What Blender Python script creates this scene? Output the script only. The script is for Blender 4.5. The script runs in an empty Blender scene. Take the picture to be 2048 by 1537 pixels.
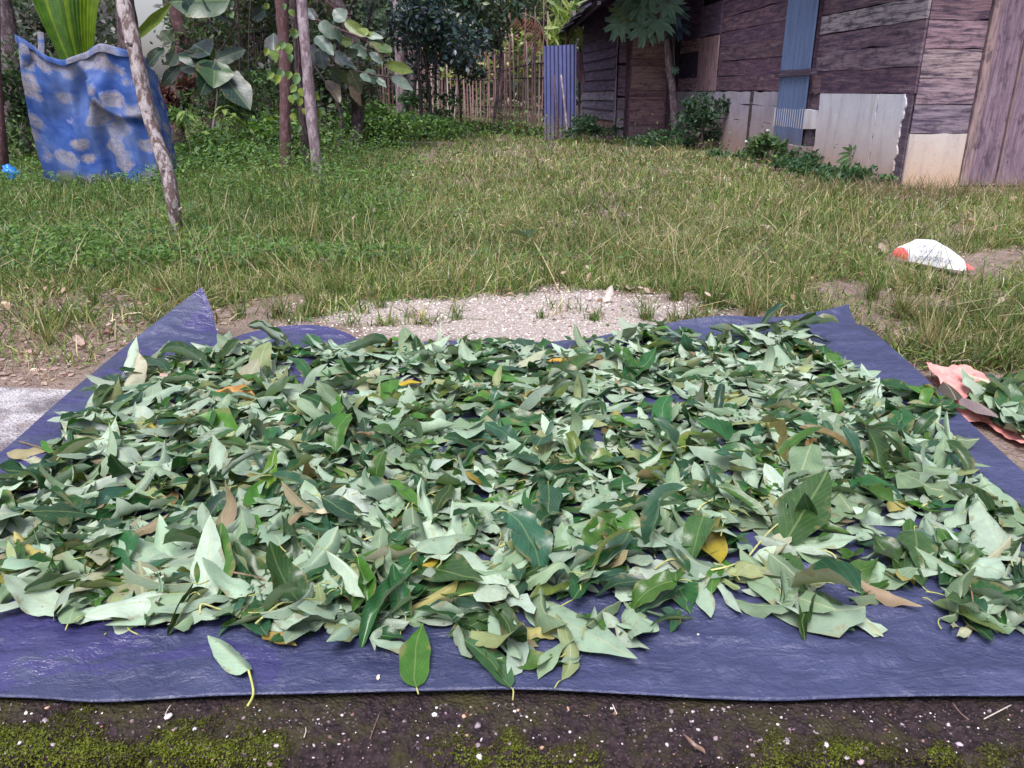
import bpy, math, random
import numpy as np
from mathutils import Vector, Matrix
rad = math.radians
rng = np.random.default_rng(7)
random.seed(7)
scene = bpy.context.scene
col = scene.collection

# ------------------------------------------------------------------ camera, sky, sun, exposure
F = 1577.0 / 2048.0                      # focal length in frame widths
PITCH = rad(20.4)
H = 1.0
cam_d = bpy.data.cameras.new('camera'); cam = bpy.data.objects.new('camera', cam_d); col.objects.link(cam)
cam_d.sensor_width = 36.0; cam_d.lens = 36.0 * F; cam_d.clip_start = 0.05; cam_d.clip_end = 800
cam.location = (0, 0, H); cam.rotation_euler = (rad(90) - PITCH, 0, 0)
scene.camera = cam
world = bpy.data.worlds.new('World'); scene.world = world; world.use_nodes = True
wn = world.node_tree.nodes; wl = world.node_tree.links
for n in list(wn): wn.remove(n)
SUN_EL, SUN_AZ = rad(62), rad(200)       # azimuth clockwise from +Y
sky = wn.new('ShaderNodeTexSky'); sky.sky_type = 'NISHITA'; sky.sun_disc = False
sky.sun_elevation = SUN_EL; sky.sun_rotation = SUN_AZ; sky.air_density = 1.4; sky.dust_density = 4.0
hsv = wn.new('ShaderNodeHueSaturation'); hsv.inputs['Saturation'].default_value = 0.42; hsv.inputs['Value'].default_value = 1.0
tint = wn.new('ShaderNodeMix'); tint.data_type = 'RGBA'; tint.blend_type = 'MULTIPLY'; tint.inputs[0].default_value = 1.0
tint.inputs[7].default_value = (1.0, 0.985, 1.09, 1)
bg = wn.new('ShaderNodeBackground'); bg.inputs['Strength'].default_value = 0.12
wo = wn.new('ShaderNodeOutputWorld')
wl.new(sky.outputs[0], hsv.inputs['Color']); wl.new(hsv.outputs[0], tint.inputs[6]); wl.new(tint.outputs[2], bg.inputs[0]); wl.new(bg.outputs[0], wo.inputs[0])
sd = bpy.data.lights.new('sun', 'SUN'); sun = bpy.data.objects.new('sun', sd); col.objects.link(sun)
sd.energy = 2.4; sd.angle = rad(28); sd.color = (1.0, 0.975, 0.95)
sun.rotation_euler = (rad(90) - SUN_EL, 0, -SUN_AZ + math.pi)
_dir = Vector((math.sin(SUN_AZ) * math.cos(SUN_EL), math.cos(SUN_AZ) * math.cos(SUN_EL), math.sin(SUN_EL)))
sun.rotation_euler = _dir.to_track_quat('Z', 'Y').to_euler()
scene.view_settings.view_transform = 'Standard'; scene.view_settings.look = 'None'
scene.view_settings.exposure = 0.74; scene.view_settings.gamma = 1.0; scene.view_settings.use_curve_mapping = False
scene.cycles.max_bounces = 6; scene.cycles.transparent_max_bounces = 4

# ------------------------------------------------------------------ picture point -> world point
def ray(px, py):
    a = (px - 1024) / 1577.0; b = (768 - py) / 1577.0
    return np.array([a, math.cos(PITCH) + b * math.sin(PITCH), -math.sin(PITCH) + b * math.cos(PITCH)])
def at_y(px, py, Y):
    d = ray(px, py); return np.array([0, 0, H]) + d * (Y / d[1])
def at_z(px, py, z=0.0):
    d = ray(px, py); return np.array([0, 0, H]) + d * ((z - H) / d[2])
def to_px(p):
    p = np.atleast_2d(p); x = p[:, 0]; y = p[:, 1]; z = p[:, 2] - H
    dep = y * math.cos(PITCH) - z * math.sin(PITCH); up = y * math.sin(PITCH) + z * math.cos(PITCH)
    return 1024 + 1577 * x / dep, 768 - 1577 * up / dep
def U(a, b, n=None): return rng.uniform(a, b, n)

# ------------------------------------------------------------------ smooth value noise
_G = rng.uniform(-1, 1, (256, 256))
def vnoise(x, y):
    x = np.asarray(x, float); y = np.asarray(y, float)
    xi = np.floor(x).astype(int); yi = np.floor(y).astype(int); fx = x - xi; fy = y - yi
    fx = fx * fx * (3 - 2 * fx); fy = fy * fy * (3 - 2 * fy)
    g = lambda i, j: _G[i % 256, j % 256]
    return (g(xi, yi) * (1 - fx) * (1 - fy) + g(xi + 1, yi) * fx * (1 - fy) + g(xi, yi + 1) * (1 - fx) * fy + g(xi + 1, yi + 1) * fx * fy)
def fbm(x, y, o=4, s=1.0):
    t = 0; a = 1.0
    for i in range(o):
        t = t + a * vnoise(x * s + 13.7 * i, y * s + 7.1 * i); s *= 2.03; a *= 0.5
    return t

# ------------------------------------------------------------------ object helpers
def tag(o, label=None, cat=None, group=None, kind=None):
    if label: o['label'] = label
    if cat: o['category'] = cat
    if group: o['group'] = group
    if kind: o['kind'] = kind
    return o
def empty(name, loc, label=None, cat=None, group=None, kind=None):
    o = bpy.data.objects.new(name, None); o.location = loc; o.empty_display_size = 0.1; col.objects.link(o)
    return tag(o, label, cat, group, kind)
def root_of(p):
    loc = np.zeros(3)
    while p is not None: loc = loc + np.array(p.location); p = p.parent
    return loc
def mesh_np(name, V, Fq, mat, parent=None, cols=None, cols2=None, uv=None, smooth=False, origin=None):
    """V (n,3) world coordinates; Fq list of (m,k) index arrays or a list of tuples"""
    V = np.asarray(V, float)
    if parent is not None: off = root_of(parent)
    elif origin is not None: off = np.array(origin, float)
    else: off = np.zeros(3)
    me = bpy.data.meshes.new(name)
    if isinstance(Fq, list) and len(Fq) and isinstance(Fq[0], (tuple, list)):
        ks = {}
        loops = np.array([i for f in Fq for i in f], dtype=np.int32); sizes = np.array([len(f) for f in Fq], dtype=np.int32)
    else:
        arrs = Fq if isinstance(Fq, list) else [Fq]
        arrs = [a for a in arrs if len(a)]
        loops = np.concatenate([a.reshape(-1) for a in arrs]).astype(np.int32)
        sizes = np.concatenate([np.full(len(a), a.shape[1], dtype=np.int32) for a in arrs])
    me.vertices.add(len(V)); me.vertices.foreach_set('co', (V - off).astype(np.float32).ravel())
    me.loops.add(len(loops)); me.loops.foreach_set('vertex_index', loops)
    me.polygons.add(len(sizes)); starts = np.concatenate([[0], np.cumsum(sizes)[:-1]]).astype(np.int32)
    me.polygons.foreach_set('loop_start', starts); me.polygons.foreach_set('loop_total', sizes)
    me.polygons.foreach_set('use_smooth', np.full(len(sizes), bool(smooth)))
    for nm, c in (('col', cols), ('col2', cols2)):
        if c is not None:
            c = np.asarray(c, float)
            if c.ndim == 1: c = np.tile(c, (len(V), 1))
            a = me.attributes.new(nm, 'FLOAT_COLOR', 'POINT')
            a.data.foreach_set('color', np.hstack([c[:, :3], np.ones((len(V), 1))]).astype(np.float32).ravel())
    if uv is not None:
        l = me.uv_layers.new(name='UVMap'); l.data.foreach_set('uv', np.asarray(uv, np.float32)[loops].ravel())
    me.update(calc_edges=True); me.validate()
    me.materials.append(mat)
    o = bpy.data.objects.new(name, me); col.objects.link(o)
    if parent is not None: o.parent = parent
    else: o.location = off
    return o

def euler_mats(yaw, pitch, roll):
    """local Y = length axis: roll about Y, pitch about X (raises the tip), yaw about Z"""
    cy, sy = np.cos(yaw), np.sin(yaw); cp, sp = np.cos(pitch), np.sin(pitch); cr, sr = np.cos(roll), np.sin(roll)
    n = len(yaw); Z = np.zeros(n); O = np.ones(n)
    Rz = np.stack([np.stack([cy, -sy, Z], -1), np.stack([sy, cy, Z], -1), np.stack([Z, Z, O], -1)], 1)
    Rx = np.stack([np.stack([O, Z, Z], -1), np.stack([Z, cp, -sp], -1), np.stack([Z, sp, cp], -1)], 1)
    Ry = np.stack([np.stack([cr, Z, sr], -1), np.stack([Z, O, Z], -1), np.stack([-sr, Z, cr], -1)], 1)
    return Rz @ Rx @ Ry
def scatter(tv, tf, pos, R, scale):
    """tv (k,3) template; scale (n,3)"""
    n = len(pos); k = len(tv)
    V = (tv[None] * scale[:, None, :]) @ np.transpose(R, (0, 2, 1)) + pos[:, None, :]
    return V.reshape(-1, 3), [(f[None] + (np.arange(n) * k)[:, None, None]).reshape(-1, f.shape[1]) for f in tf]
# leaf templates (length 1 along Y, width 1)
T_DIAMOND = (np.array([[0, 0, 0], [.5, .42, .06], [0, 1, -.08], [-.5, .42, .06]], float), [np.array([[0, 1, 2], [0, 2, 3]])])
T_LEAF = (np.array([[0, 0, 0], [.34, .2, .05], [.5, .45, .06], [.3, .75, 0], [0, 1, -.12], [-.3, .75, 0], [-.5, .45, .06], [-.34, .2, .05], [0, .45, 0]], float),
          [np.array([[0, 1, 8], [1, 2, 8], [2, 3, 8], [3, 4, 8], [4, 5, 8], [5, 6, 8], [6, 7, 8], [7, 0, 8]])])
def blade_t(curve):
    ys = np.array([0, .35, .7, 1.0]); a = curve * ys
    yy = np.concatenate([[0], np.cumsum(np.diff(ys) * np.sin(math.pi / 2 - (a[1:] + a[:-1]) / 2))])
    zz = np.concatenate([[0], np.cumsum(np.diff(ys) * np.sin((a[1:] + a[:-1]) / 2))])
    w = np.array([.5, .45, .3]); v = []
    for i in range(3): v += [[-w[i], zz[i], yy[i]], [w[i], zz[i], yy[i]]]
    v.append([0, zz[3], yy[3]])
    return np.array(v), [np.array([[0, 1, 3, 2], [2, 3, 5, 4]]), np.array([[4, 5, 6]])]
def col_mix(A, B, t): t = np.asarray(t)[:, None]; return np.asarray(A) * (1 - t) + np.asarray(B) * t
def pick_cols(pal, w, n, jit=.18):
    pal = np.array(pal); w = np.array(w, float); c = pal[rng.choice(len(pal), n, p=w / w.sum())]
    return np.clip(c * U(1 - jit, 1 + jit, (n, 1)) * U(.93, 1.07, (n, 3)), 0.004, 1)
def cloud(name, pos, size, cols, mat, parent=None, tmpl=T_DIAMOND, aspect=.45, droop=0.0, flat=.7, **kw):
    n = len(pos); R = euler_mats(U(0, 2 * math.pi, n), rng.normal(-droop, flat, n), rng.normal(0, flat, n))
    s = np.asarray(size) * np.ones(n); sc = np.stack([s * aspect, s, s * aspect], 1)
    V, Fc = scatter(*tmpl, np.asarray(pos), R, sc)
    return mesh_np(name, V, Fc, mat, parent, cols=np.repeat(cols, len(tmpl[0]), 0), **kw)
def tube(pts, r, seg=7):
    pts = np.asarray(pts, float); n = len(pts); r = np.ones(n) * np.asarray(r)
    t = np.gradient(pts, axis=0); t /= np.linalg.norm(t, axis=1)[:, None] + 1e-9
    ref = np.array([0, 0, 1.0]) if abs(t[0][2]) < .8 else np.array([1.0, 0, 0])
    V = []
    for i in range(n):
        a = np.cross(t[i], ref); a /= np.linalg.norm(a) + 1e-9; b = np.cross(t[i], a)
        for k in range(seg):
            th = 2 * math.pi * k / seg; V.append(pts[i] + r[i] * (math.cos(th) * a + math.sin(th) * b))
    Fc = [(i * seg + k, i * seg + (k + 1) % seg, (i + 1) * seg + (k + 1) % seg, (i + 1) * seg + k) for i in range(n - 1) for k in range(seg)]
    Fc += [tuple(range(seg - 1, -1, -1)), tuple((n - 1) * seg + k for k in range(seg))]
    return np.array(V), Fc
def spline(P, n):
    P = np.asarray(P, float); m = len(P)
    if m < 3: return np.array([P[0] + (P[-1] - P[0]) * t for t in np.linspace(0, 1, n)])
    out = []
    for t in np.linspace(0, m - 1 - 1e-6, n):
        i = int(t); f = t - i; p0 = P[max(i - 1, 0)]; p1 = P[i]; p2 = P[i + 1]; p3 = P[min(i + 2, m - 1)]
        out.append(.5 * ((2 * p1) + (-p0 + p2) * f + (2 * p0 - 5 * p1 + 4 * p2 - p3) * f * f + (-p0 + 3 * p1 - 3 * p2 + p3) * f ** 3))
    return np.array(out)
def join(parts):
    V = []; Fc = []; o = 0
    for v, f in parts: V.append(v); Fc += [tuple(i + o for i in g) for g in f]; o += len(v)
    return np.vstack(V), Fc
def board(name, A, B, W, T, mat, parent, c=(.2, .15, .15), segs=5, rough=.004, **kw):
    """a plank from A to B, width vector W, thickness vector T, with slightly uneven edges and UV along its length in metres"""
    A, B, W, T = [np.asarray(q, float) for q in (A, B, W, T)]
    L = np.linalg.norm(B - A); w = np.linalg.norm(W); V = []; uv = []; ou, ov = U(0, 40), U(0, 40)
    e1 = rng.normal(0, rough, segs + 1); e2 = rng.normal(0, rough, segs + 1); bow = U(-.5, .5) * rough
    for i in range(segs + 1):
        t = i / segs; p = A + (B - A) * t + T / np.linalg.norm(T) * bow * math.sin(math.pi * t)
        a = p + W / w * e1[i]; b = p + W + W / w * e2[i]
        V += [a, b, b + T, a + T]; uv += [(ou + L * t, ov), (ou + L * t, ov + w), (ou + L * t, ov + w + .02), (ou + L * t, ov - .02)]
    Fc = []
    for i in range(segs):
        q = i * 4
        for k in range(4): Fc.append((q + k, q + (k + 1) % 4, q + 4 + (k + 1) % 4, q + 4 + k))
    Fc += [(3, 2, 1, 0), tuple(segs * 4 + k for k in range(4))]
    uv = np.array(uv); cc = np.clip(np.array(c) * U(.9, 1.1), 0, 1)
    return mesh_np(name, np.array(V), Fc, mat, parent, cols=cc, uv=uv, **kw)
def grid_faces(nu, nv):
    i = np.arange(nu - 1)[:, None] * nv + np.arange(nv - 1)[None]; i = i.ravel()
    return np.stack([i, i + 1, i + nv + 1, i + nv], 1)

# ------------------------------------------------------------------ materials
class M:
    def __init__(s, name):
        s.m = bpy.data.materials.new(name); s.m.use_nodes = True; s.t = s.m.node_tree; s.n = s.t.nodes; s.l = s.t.links
        s.b = s.n['Principled BSDF']; s.out = s.n['Material Output']; s.b.inputs['Specular IOR Level'].default_value = .3
    def N(s, t, **k):
        x = s.n.new(t)
        for a, b in k.items(): setattr(x, a, b)
        return x
    def link(s, a, b): s.l.new(a, b)
    def attr(s, nm): x = s.N('ShaderNodeAttribute'); x.attribute_name = nm; return x.outputs['Color']
    def coord(s, which='Object', scale=(1, 1, 1)):
        c = s.N('ShaderNodeTexCoord'); m = s.N('ShaderNodeMapping'); m.inputs['Scale'].default_value = scale
        s.link(c.outputs[which], m.inputs[0]); return m.outputs[0]
    def noise(s, vec, scale, detail=5, rough=.6, dist=0):
        x = s.N('ShaderNodeTexNoise'); x.inputs['Scale'].default_value = scale; x.inputs['Detail'].default_value = detail
        x.inputs['Roughness'].default_value = rough; x.inputs['Distortion'].default_value = dist
        if vec is not None: s.link(vec, x.inputs['Vector'])
        return x.outputs['Fac']
    def voro(s, vec, scale, out='Distance', feature='F1'):
        x = s.N('ShaderNodeTexVoronoi', feature=feature); x.inputs['Scale'].default_value = scale
        if vec is not None: s.link(vec, x.inputs['Vector'])
        return x.outputs[out]
    def ramp(s, f, stops):
        x = s.N('ShaderNodeValToRGB'); e = x.color_ramp.elements
        while len(e) < len(stops): e.new(.5)
        for i, (p, c) in enumerate(stops):
            e[i].position = p; e[i].color = tuple(c) + (1,) if hasattr(c, '__len__') else (c, c, c, 1)
        s.link(f, x.inputs[0]); return x.outputs[0]
    def mix(s, f, a, b, mode='MIX'):
        x = s.N('ShaderNodeMix', data_type='RGBA', blend_type=mode)
        for i, v in ((0, f), (6, a), (7, b)):
            if isinstance(v, (int, float)): x.inputs[i].default_value = v if i == 0 else (v, v, v, 1)
            elif isinstance(v, (tuple, list)): x.inputs[i].default_value = tuple(v) + (1,)
            else: s.link(v, x.inputs[i])
        return x.outputs[2]
    def math(s, op, a, b=None, c=None):
        x = s.N('ShaderNodeMath', operation=op)
        for i, v in enumerate((a, b, c)):
            if v is None: continue
            if isinstance(v, (int, float)): x.inputs[i].default_value = v
            else: s.link(v, x.inputs[i])
        return x.outputs[0]
    def base(s, c):
        if isinstance(c, (tuple, list)): s.b.inputs['Base Color'].default_value = tuple(c) + (1,)
        else: s.link(c, s.b.inputs['Base Color'])
    def rough(s, r, spec=None):
        if isinstance(r, (int, float)): s.b.inputs['Roughness'].default_value = r
        else: s.link(r, s.b.inputs['Roughness'])
        if spec is not None: s.b.inputs['Specular IOR Level'].default_value = spec
    def bump(s, h, strength=.5, dist=.01):
        x = s.N('ShaderNodeBump'); x.inputs['Strength'].default_value = strength; x.inputs['Distance'].default_value = dist
        s.link(h, x.inputs['Height']); s.link(x.outputs[0], s.b.inputs['Normal'])
    def translucent(s, c, f):
        t = s.N('ShaderNodeBsdfTranslucent'); m = s.N('ShaderNodeMixShader'); m.inputs[0].default_value = f
        if isinstance(c, (tuple, list)): t.inputs[0].default_value = tuple(c) + (1,)
        else: s.link(c, t.inputs[0])
        s.link(s.b.outputs[0], m.inputs[1]); s.link(t.outputs[0], m.inputs[2]); s.link(m.outputs[0], s.out.inputs[0])

def foliage_mat(name, tr=.3, rough=.55, spec=.3, boost=1.6):
    m = M(name); c = m.attr('col'); n = m.noise(m.coord(), 9, 3)
    c2 = m.mix(1.0, c, m.ramp(n, [(.3, .75), (.7, 1.25)]), 'MULTIPLY'); m.base(c2); m.rough(rough, spec)
    if tr: m.translucent(m.mix(1.0, c2, (boost, boost, boost * .5), 'MULTIPLY'), tr)
    return m.m
MAT_GRASS = foliage_mat('grass_blades', .3, .6, .25)
MAT_FOL = foliage_mat('foliage', .28, .5, .35)
MAT_DARKFOL = foliage_mat('glossy_foliage', .12, .35, .5)

def leaf_mat():
    """top side 'col', underside 'col2', veins laid out in the leaf's own UV"""
    m = M('leaf_skin'); uvn = m.N('ShaderNodeTexCoord'); sep = m.N('ShaderNodeSeparateXYZ'); m.link(uvn.outputs['UV'], sep.inputs[0])
    u, v = sep.outputs[0], sep.outputs[1]
    au = m.math('ABSOLUTE', m.math('SUBTRACT', u, .5))
    mid = m.math('LESS_THAN', au, .022)
    w = m.math('FRACT', m.math('ADD', m.math('MULTIPLY', v, 9.0), m.math('MULTIPLY', m.math('POWER', au, .8), -6.5)))
    vein = m.math('LESS_THAN', m.math('ABSOLUTE', m.math('SUBTRACT', w, .5)), .05)
    vein = m.math('MULTIPLY', vein, .55)
    vv = m.math('MAXIMUM', mid, vein)
    geo = m.N('ShaderNodeNewGeometry')
    obj = m.coord('Object'); n1 = m.noise(obj, 28, 4); n2 = m.noise(obj, 110, 3)
    top = m.mix(1.0, m.attr('col'), m.ramp(n1, [(.3, .78), (.7, 1.25)]), 'MULTIPLY')
    top = m.mix(m.math('MULTIPLY', vv, .4), top, (.20, .26, .10))
    und = m.mix(1.0, m.attr('col2'), m.ramp(n1, [(.3, .84), (.7, 1.12)]), 'MULTIPLY')
    und = m.mix(m.math('MULTIPLY', vv, .55), und, (.36, .38, .22))
    c = m.mix(geo.outputs['Backfacing'], top, und)
    eb = m.math('ADD', m.math('ADD', m.math('MULTIPLY', au, .55), m.math('MULTIPLY', v, .12)), m.math('MULTIPLY', n1, .9)); c = m.mix(m.ramp(eb, [(.74, 0.0), (.84, .6)]), c, (.20, .155, .07))
    spots = m.ramp(n2, [(.66, 0.0), (.72, .85)])
    c = m.mix(spots, c, (.12, .09, .06)); m.base(c)
    m.rough(m.ramp(geo.outputs['Backfacing'], [(0, .33), (1, .58)]), .42)
    m.bump(m.math('ADD', m.math('MULTIPLY', vv, 1.0), m.math('MULTIPLY', n1, 1.2)), .6, .002)
    m.translucent(m.mix(1.0, c, (1.3, 1.5, .6), 'MULTIPLY'), .13)
    return m.m
MAT_LEAF = leaf_mat()
def simple_attr(name, rough=.7, spec=.3, nscale=40, lo=.75, hi=1.25, bump=.3, bd=.004):
    m = M(name); n = m.noise(m.coord(), nscale, 5); m.base(m.mix(1.0, m.attr('col'), m.ramp(n, [(.3, lo), (.7, hi)]), 'MULTIPLY')); m.rough(rough, spec)
    if bump: m.bump(n, bump, bd)
    return m.m
MAT_STEM = simple_attr('stem', .55, .3, 60)
MAT_STONE = simple_attr('stone', .7, .35, 90)

def wood_mat(name, dark=.5, streak=1.0, moss=(0.045, .035, .07)):
    m = M(name); uv = m.coord('UV', (1.3, 26, 1)); g = m.noise(uv, 2.2, 7, .7, .4)
    g2 = m.noise(m.coord('UV', (6, 90, 1)), 1.5, 4, .6)
    st = m.noise(m.coord('UV', (1.3, 11, 1)), 1.6, 7, .75, .25)
    c = m.attr('col')
    c = m.mix(1.0, c, m.ramp(g, [(.25, .55), (.5, 1.0), (.78, 1.5)]), 'MULTIPLY')
    c = m.mix(1.0, c, m.ramp(g2, [(.3, .82), (.7, 1.15)]), 'MULTIPLY')
    c = m.mix(m.ramp(st, [(.47, 0.0), (.60, dark)]), c, moss)
    c = m.mix(m.ramp(st, [(.33, .35), (.46, 0.0)]), c, (.36, .32, .36))
    bl = m.noise(m.coord('UV', (2.0, 3.2, 1)), 2.1, 7, .72)
    c = m.mix(m.ramp(bl, [(.53, 0.0), (.62, .62)]), c, (.04, .028, .045))
    m.base(c); m.rough(.78, .2); m.bump(m.math('ADD', g, m.math('MULTIPLY', g2, .6)), .7, .006)
    return m.m
MAT_WOOD = wood_mat('weathered_wood')
MAT_WOOD_S = wood_mat('stained_wood', .9)
def plaster_mat(name, a, b, soil):
    m = M(name); o = m.coord(); n = m.noise(o, 3, 6, .6); n2 = m.noise(o, 40, 4); sep = m.N('ShaderNodeSeparateXYZ')
    geo = m.N('ShaderNodeNewGeometry'); m.link(geo.outputs['Position'], sep.inputs[0])
    c = m.mix(m.ramp(n, [(.35, 0.0), (.65, 1.0)]), a, b)
    z = m.math('ADD', sep.outputs[2], m.math('MULTIPLY', n, .35))
    c = m.mix(m.ramp(z, [(.22, .85), (.95, 0.0)]), c, soil)      # soil splash near the ground
    c = m.mix(m.ramp(n2, [(.58, 0.0), (.8, .45)]), c, (.2, .17, .17))
    c = m.mix(m.ramp(m.noise(m.coord('Object', (3, 3, .7)), 2.3, 6, .7), [(.5, 0.0), (.72, .5)]), c, (.22, .19, .22))
    m.base(c); m.rough(.85, .2); m.bump(m.math('ADD', n2, m.math('MULTIPLY', n, 2.0)), .35, .006); return m.m
MAT_PLASTER = plaster_mat('pale_plaster', (.54, .54, .64), (.62, .61, .66), (.44, .29, .22))
MAT_PLASTER2 = plaster_mat('grey_render', (.26, .24, .31), (.36, .33, .40), (.33, .22, .18))
MAT_WHITE = plaster_mat('white_board', (.50, .48, .50), (.56, .54, .54), (.48, .33, .22))
def bark_mat(name, dark, lite, amt=.5, sc=22):
    m = M(name); o = m.coord('Object', (1, 1, .45)); n = m.noise(o, sc, 5, .65); n2 = m.noise(o, sc * 3.5, 4, .6)
    c = m.mix(m.ramp(n, [(amt - .03, 0.0), (amt + .05, 1.0)]), dark, lite); c = m.mix(1.0, c, m.ramp(n2, [(.3, .7), (.7, 1.3)]), 'MULTIPLY')
    m.base(c); m.rough(.85, .2); m.bump(m.math('ADD', n, n2), .6, .008); return m.m
MAT_BARK_W = bark_mat('blotched_bark', (.13, .09, .09), (.36, .32, .33), .50)
MAT_BARK_R = bark_mat('reddish_bark', (.10, .055, .06), (.17, .10, .11), .55)
MAT_BARK_G = bark_mat('grey_bark', (.17, .12, .14), (.30, .25, .28), .5, 14)
MAT_BARK_D = bark_mat('dark_bark', (.04, .03, .035), (.10, .075, .08), .5)
# ------------------------------------------------------------------ ground
def in_ell(x, y, cx, cy, rx, ry): return ((x - cx) / rx) ** 2 + ((y - cy) / ry) ** 2
GP = at_z(1030, 628, -.03)       # centre of the bare gravel patch
def axis(lo, hi, fine_lo, fine_hi, step, grow=1.18):
    a = list(np.arange(fine_lo, fine_hi, step)); s = step; x = fine_hi
    while x < hi: a.append(x); s *= grow; x += s
    a.append(hi); s = step; x = fine_lo
    while x > lo: s *= grow; x -= s; a.insert(0, max(x, lo))
    return np.array(sorted(set(np.round(a, 4))))
gx = axis(-260, 260, -4, 4.5, .05); gy = axis(-60, 420, .5, 7.5, .05)
GX, GY = np.meshgrid(gx, gy, indexing='ij')
def ground_z(x, y):
    z = -.035 + .012 * fbm(x, y, 3, 1.3) * (np.abs(x) < 60) + .006 * vnoise(x * 9, y * 9)
    lim = np.where((y > 3.3) | (np.abs(x) > 1.75), 9, -.022); z = np.minimum(z, lim)
    pit = (y < 1.1)
    z = np.where(pit, -.42 + .02 * fbm(x, y, 3, 3), z)
    hill = np.clip((y - 13) / 8, 0, 1) * np.clip((1.0 - x) / 4, 0, 1) * .35     # the weedy bank rises a little towards the fence
    return z + hill * (y < 60)
gz = ground_z(GX, GY)
m = M('soil'); o = m.coord(); geo = m.N('ShaderNodeNewGeometry')
sep = m.N('ShaderNodeSeparateXYZ'); m.link(geo.outputs['Position'], sep.inputs[0])
nA = m.noise(o, 1.1, 5); nB = m.noise(o, 14, 6, .7); nC = m.noise(o, 90, 4, .7); vC = m.voro(o, 75)
soil = m.mix(m.ramp(nB, [(.35, 0.0), (.65, 1.0)]), (.125, .085, .075), (.26, .195, .17))
soil = m.mix(m.ramp(nC, [(.45, 0.0), (.7, .6)]), soil, (.42, .34, .29))
soil = m.mix(m.ramp(nA, [(.52, 0.0), (.7, .5)]), soil, (.10, .10, .05))
dx = m.math('DIVIDE', m.math('SUBTRACT', sep.outputs[0], float(GP[0])), 1.0); dy = m.math('DIVIDE', m.math('SUBTRACT', sep.outputs[1], float(GP[1])), .52)
rr = m.math('ADD', m.math('ADD', m.math('MULTIPLY', dx, dx), m.math('MULTIPLY', dy, dy)), m.math('MULTIPLY', m.math('SUBTRACT', nA, .5), 2.4))
grav = m.mix(m.ramp(vC, [(.1, 0.0), (.5, 1.0)]), (.60, .55, .51), (.36, .31, .285))
grav = m.mix(m.ramp(nC, [(.35, .6), (.55, 0.0)]), grav, (.27, .20, .19))
m.base(m.mix(m.ramp(rr, [(.75, 1.0), (1.1, 0.0)]), soil, grav)); m.rough(.9, .15)
m.bump(m.math('ADD', nC, m.math('MULTIPLY', vC, -1.0)), .8, .01)
g = mesh_np('ground', np.stack([GX, GY, gz], -1).reshape(-1, 3), [grid_faces(len(gx), len(gy))[:, ::-1]], m.m, smooth=True)
g['kind'] = 'structure'
def gz1(x, y): return ground_z(np.asarray(x, float), np.asarray(y, float))

# loose pebbles of the gravel patch
ICO_V = []
ph = (1 + 5 ** .5) / 2
for a, b in ((1, ph), (1, -ph), (-1, ph), (-1, -ph)): ICO_V += [[0, a, b], [a, b, 0], [b, 0, a]]
ICO_V = np.array(ICO_V) / math.sqrt(1 + ph * ph)
ICO_F = []
for i in range(12):
    for j in range(i + 1, 12):
        for k in range(j + 1, 12):
            d = [np.linalg.norm(ICO_V[i] - ICO_V[j]), np.linalg.norm(ICO_V[i] - ICO_V[k]), np.linalg.norm(ICO_V[k] - ICO_V[j])]
            if max(d) < 1.1:
                nrm = np.cross(ICO_V[j] - ICO_V[i], ICO_V[k] - ICO_V[i])
                ICO_F.append((i, j, k) if nrm @ ICO_V[i] > 0 else (i, k, j))
ICO_F = np.array(ICO_F)
def pebbles(name, pos, size, cols, parent=None, **kw):
    n = len(pos); s = np.asarray(size) * np.ones(n); sc = np.stack([s * U(.6, 1.1, n), s * U(.5, .9, n), s * U(.35, .6, n)], 1)
    V, Fc = scatter(ICO_V, [ICO_F], np.asarray(pos), euler_mats(U(0, 6.3, n), U(-.4, .4, n), U(-.4, .4, n)), sc)
    V += rng.normal(0, 1, V.shape) * np.repeat(s, 12)[:, None] * .09
    return mesh_np(name, V, Fc, MAT_STONE, parent, cols=np.repeat(cols, 12, 0), **kw)
n = 5200; th = U(0, 6.283, n); r = np.sqrt(U(0, 1, n)); px_ = GP[0] + 1.2 * r * np.cos(th); py_ = GP[1] + .62 * r * np.sin(th)
keep = py_ > 3.33; px_, py_ = px_[keep], py_[keep]
cc = pick_cols([(.58, .53, .49), (.33, .28, .26), (.46, .41, .37), (.20, .16, .15), (.70, .68, .66)], [4, 4, 4, 2, 1.2], len(px_))
pebbles("gravel", np.stack([px_, py_, gz1(px_, py_) + .001], 1), U(.003, .009, len(px_)) , cc)
bpy.data.objects['gravel']['kind'] = 'stuff'; bpy.data.objects['gravel']['label'] = 'pale pinkish gravel scattered over the bare patch behind the tarp'
n = 5000; x_ = U(-3.6, 3.6, n); y_ = U(2.7, 6.0, n); k = ((np.abs(x_) > 1.7) | (y_ > 3.35)); x_, y_ = x_[k], y_[k]
o = pebbles('soil_crumbs', np.stack([x_, y_, gz1(x_, y_)], 1), U(.003, .012, len(x_)), pick_cols([(.3, .22, .19), (.15, .1, .09), (.5, .44, .40)], [4, 4, 1], len(x_))); tag(o, kind='stuff', label='small crumbs of soil and grit on the bare ground around the tarp')

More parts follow.
